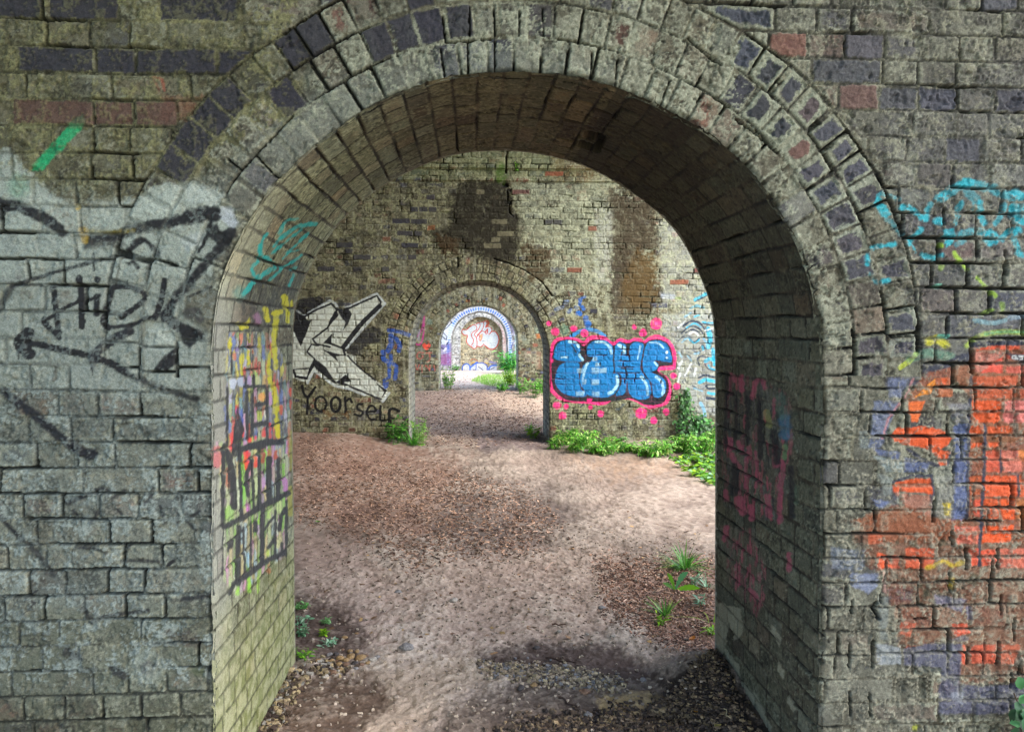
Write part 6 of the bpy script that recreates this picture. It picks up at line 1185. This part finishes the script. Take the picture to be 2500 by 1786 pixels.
# left of the path, at the foot of the left jamb
for k, (px, py, hh, sp, cols, lb) in enumerate([(736, 1486, .05, .05, ['6fae5c', '8cc07c'], 'small green weed highest up the foot of the left jamb'), (737, 1528, .06, .06, PL, 'grey green weed at the foot of the left jamb'), (740, 1548, .05, .05, ['6aa070', '8ab48c'], 'bluish green weed low on the foot of the left jamb'), (797, 1574, .025, .06, PL, 'flat pale green weed above the pebble heap'), (744, 1606, .06, .055, ['6aa02c', '86b830', '54882c'], 'bright green weed left of the pebble heap'), (795, 1520, .03, .025, ['7aa868'], 'tiny seedling on the bare soil left of the path'), (790, 1546, .035, .02, LM, 'tiny lime seedling above the pebble heap')]):
    plant('small_weed', lb, spot(px, py), hh*.8, sp*.75, 8, 5, .028, .013, cols, 640+k)
# beyond the second arch
b = spot(1092, 950); plant('bush', 'bright green bush at the left foot of the third arch', b, .50, .20, 22, 22, .075, .032, ['6aa830', '8cc03c', '54902c', 'a4cc4c'], 651)
b = spot(1060, 952); plant('leafy_weed', 'thin dark weed left of the bush by the third arch', b, .26, .14, 7, 10, .07, .03, DK+GR, 652)
b = spot(1243, 940); plant('bush', 'lime yellow bush inside the right foot of the third arch', b, .40, .26, 24, 22, .075, .034, ['a4c81e', '8cbc24', 'b4d43c', '6ca428'], 653)
for k, (px, py, hh) in enumerate([(1278, 962, .36), (1305, 968, .34), (1330, 966, .46), (1225, 956, .2)]):
    plant('leafy_weed', 'green weed in the clump right of the third arch', spot(px, py), hh, .2, 15, 16, .08, .034, GR+['6cb040', '86c058'], 660+k, 'weeds right of the third arch')
b = spot(1240, 912); plant('bush', 'tall arching green bush at the right foot of the fourth arch', b, .68, .36, 40, 22, .17, .04, ['3f9a3c', '62b84c', '8ccc5c', '2f8044'], 671, curl=.5)
b = spot(1112, 906); plant('leafy_weed', 'small green weed at the left foot of the fourth arch', b, .22, .16, 10, 12, .1, .05, GR, 672)
gp = np.array([(1148, 930), (1180, 916), (1256, 915), (1262, 938), (1200, 944)], float); gg = np.random.default_rng(9); V = []; Q = []; c = []
for k in range(2600):
    q = gg.uniform(gp.min(0), gp.max(0))
    if not inside(q[:1], q[1:2], gp)[0]: continue
    p_ = spot(*q); L_ = gg.uniform(.03, .09); al = gg.uniform(0, 6.28); b0 = len(V); s_ = np.array([math.cos(al), math.sin(al), 0])*.006; e_ = np.array([gg.normal(0, .02), gg.normal(0, .02), L_])
    V += [p_-s_, p_+s_, p_+e_+s_*.2, p_+e_-s_*.2]; Q.append((b0, b0+1, b0+2, b0+3)); c += [np.r_[C(['74b03c', '8cc048', 'a4cc5c'][k % 3])*gg.uniform(.7, 1.2), 0]]*4
o = mesh_from('grass', np.array(V), np.array(Q), np.array(c), M_LEAF); o['kind'] = 'stuff'
# sprig at the lower right corner of the view
r_ = on_y(2490, 1700, Y1-.03); climber('dark ivy sprig on the near wall below the orange graffiti, cut by the frame', [(2560, 1860), (2520, 1800), (2500, 1750), (2475, 1690)], 60, .045, ['2c5a34', '3f7a44', '63a468', '24482c'], 690, Y1, .035)
# ------------------------------------------------------------------ write the pier meshes
GN = lambda *ids: {i: 'graffiti' for i in ids}
emit(S1, Q1, {0: 'brick_face', 1: 'arch_ring', **GN(*range(2, 30))}, M_BRICK, pier1, LAB1)
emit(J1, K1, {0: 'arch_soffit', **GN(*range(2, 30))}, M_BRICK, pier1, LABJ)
emit(S2, Q2, {0: 'brick_face', 1: 'arch_ring', 40: 'string_course', **GN(*range(2, 30))}, M_BRICK, pier2, LAB2)
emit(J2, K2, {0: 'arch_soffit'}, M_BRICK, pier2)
emit(S3, Q3, {0: 'brick_face', 1: 'arch_ring', **GN(*range(2, 30))}, M_BRICK, pier3, LAB3)
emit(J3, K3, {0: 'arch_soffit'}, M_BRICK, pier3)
emit(S4, Q4, {0: 'brick_face', 1: 'arch_ring', **GN(*range(2, 30))}, M_BRICK, pier4, LAB4)
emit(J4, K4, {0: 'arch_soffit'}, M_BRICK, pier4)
emit(S5, Q5, {0: 'brick_face', 1: 'arch_ring'}, M_BRICK, pier5)
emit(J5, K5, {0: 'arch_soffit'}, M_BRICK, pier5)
emit(S6, Q6, {0: 'blocked_arch_wall', **GN(*range(2, 30))}, M_BRICK, pier5, LAB6)
for r_, pb, y_ in ((pier1, p1b, Y1), (pier2, p2f, Y2), (pier3, p3f, Y3), (pier4, p4f, Y4), (pier5, p5f, Y5)):
    pier_back(r_, pb, y_, ZT)
# the pier behind the viewer and the vaults that roof the bays
def vault(y0, y1):
    n = 40; V = []; r0 = (y1-y0)/2; yc = (y0+y1)/2
    for r in (r0+.0, r0+.38):
        for x in (XL, XR):
            for i in range(n+1):
                a = math.pi*i/n; V.append((x, yc-r*math.cos(a)*(1 if r == r0 else 1), ZT+.004+r*math.sin(a)))
    k = n+1; Fc = []
    for i in range(n):
        Fc += [(i, i+1, k+i+1, k+i), (2*k+i, 3*k+i, 3*k+i+1, 2*k+i+1), (i, 2*k+i, 2*k+i+1, i+1), (k+i, k+i+1, 3*k+i+1, 3*k+i)]
    Fc += [(0, k, 3*k, 2*k), (n, 2*k+n, 3*k+n, k+n)]
    me = bpy.data.meshes.new('ceiling'); me.from_pydata(V, [], Fc); me.materials.append(M_PLAIN)
    o = bpy.data.objects.new('ceiling', me); COL.objects.link(o); o['kind'] = 'structure'
vault(Y1-BAY+THICK, Y1); vault(Y1+THICK, Y2); vault(Y2+THICK, Y3)
def box(name, a, b):
    V = [(x, y, z) for x in (a[0], b[0]) for y in (a[1], b[1]) for z in (a[2], b[2])]
    me = bpy.data.meshes.new(name); me.from_pydata(V, [], [(0, 1, 3, 2), (4, 6, 7, 5), (0, 4, 5, 1), (2, 3, 7, 6), (0, 2, 6, 4), (1, 5, 7, 3)]); me.materials.append(M_PLAIN)
    o = bpy.data.objects.new(name, me); COL.objects.link(o); return o

o = box('wall', (-5.9, Y1+THICK-.02, -.35), (-5.65, Y2+.02, ZT+2.9)); o['kind'] = 'structure'      # added unseen wall closing the second bay's left side to shade the right jamb
# ------------------------------------------------------------------ daylight
SUN_EL, SUN_AZ = math.radians(48), math.radians(112)     # azimuth clockwise from +y
world = bpy.data.worlds.new('World'); SC.world = world; world.use_nodes = True
nt = world.node_tree; bg = nt.nodes['Background']
sky = nt.nodes.new('ShaderNodeTexSky'); sky.sky_type = 'NISHITA'; sky.sun_disc = False
sky.sun_elevation = SUN_EL; sky.sun_rotation = SUN_AZ; sky.air_density = 1.0; sky.dust_density = 2.0; sky.ozone_density = 1.0
nt.links.new(sky.outputs['Color'], bg.inputs['Color']); bg.inputs['Strength'].default_value = .14
sl = bpy.data.lights.new('sun', 'SUN'); sl.energy = .8; sl.angle = math.radians(50); sl.color = (1, .97, .93)
so = bpy.data.objects.new('sun', sl); COL.objects.link(so)
d = Vector((math.sin(SUN_AZ)*math.cos(SUN_EL), math.cos(SUN_AZ)*math.cos(SUN_EL), math.sin(SUN_EL)))
so.rotation_euler = d.to_track_quat('Z', 'Y').to_euler(); so.location = (12, -6, 14)
vs = SC.view_settings; vs.view_transform = 'Standard'; vs.look = 'None'; vs.gamma = 1; vs.use_curve_mapping = False
vs.exposure = 2.62
SC.cycles.max_bounces = 8; SC.cycles.diffuse_bounces = 5; SC.cycles.sample_clamp_indirect = 6
SC.cycles.use_denoising = True; SC.cycles.denoiser = 'OPENIMAGEDENOISE'; SC.cycles.denoising_prefilter = 'ACCURATE'; SC.cycles.denoising_input_passes = 'RGB_ALBEDO_NORMAL'
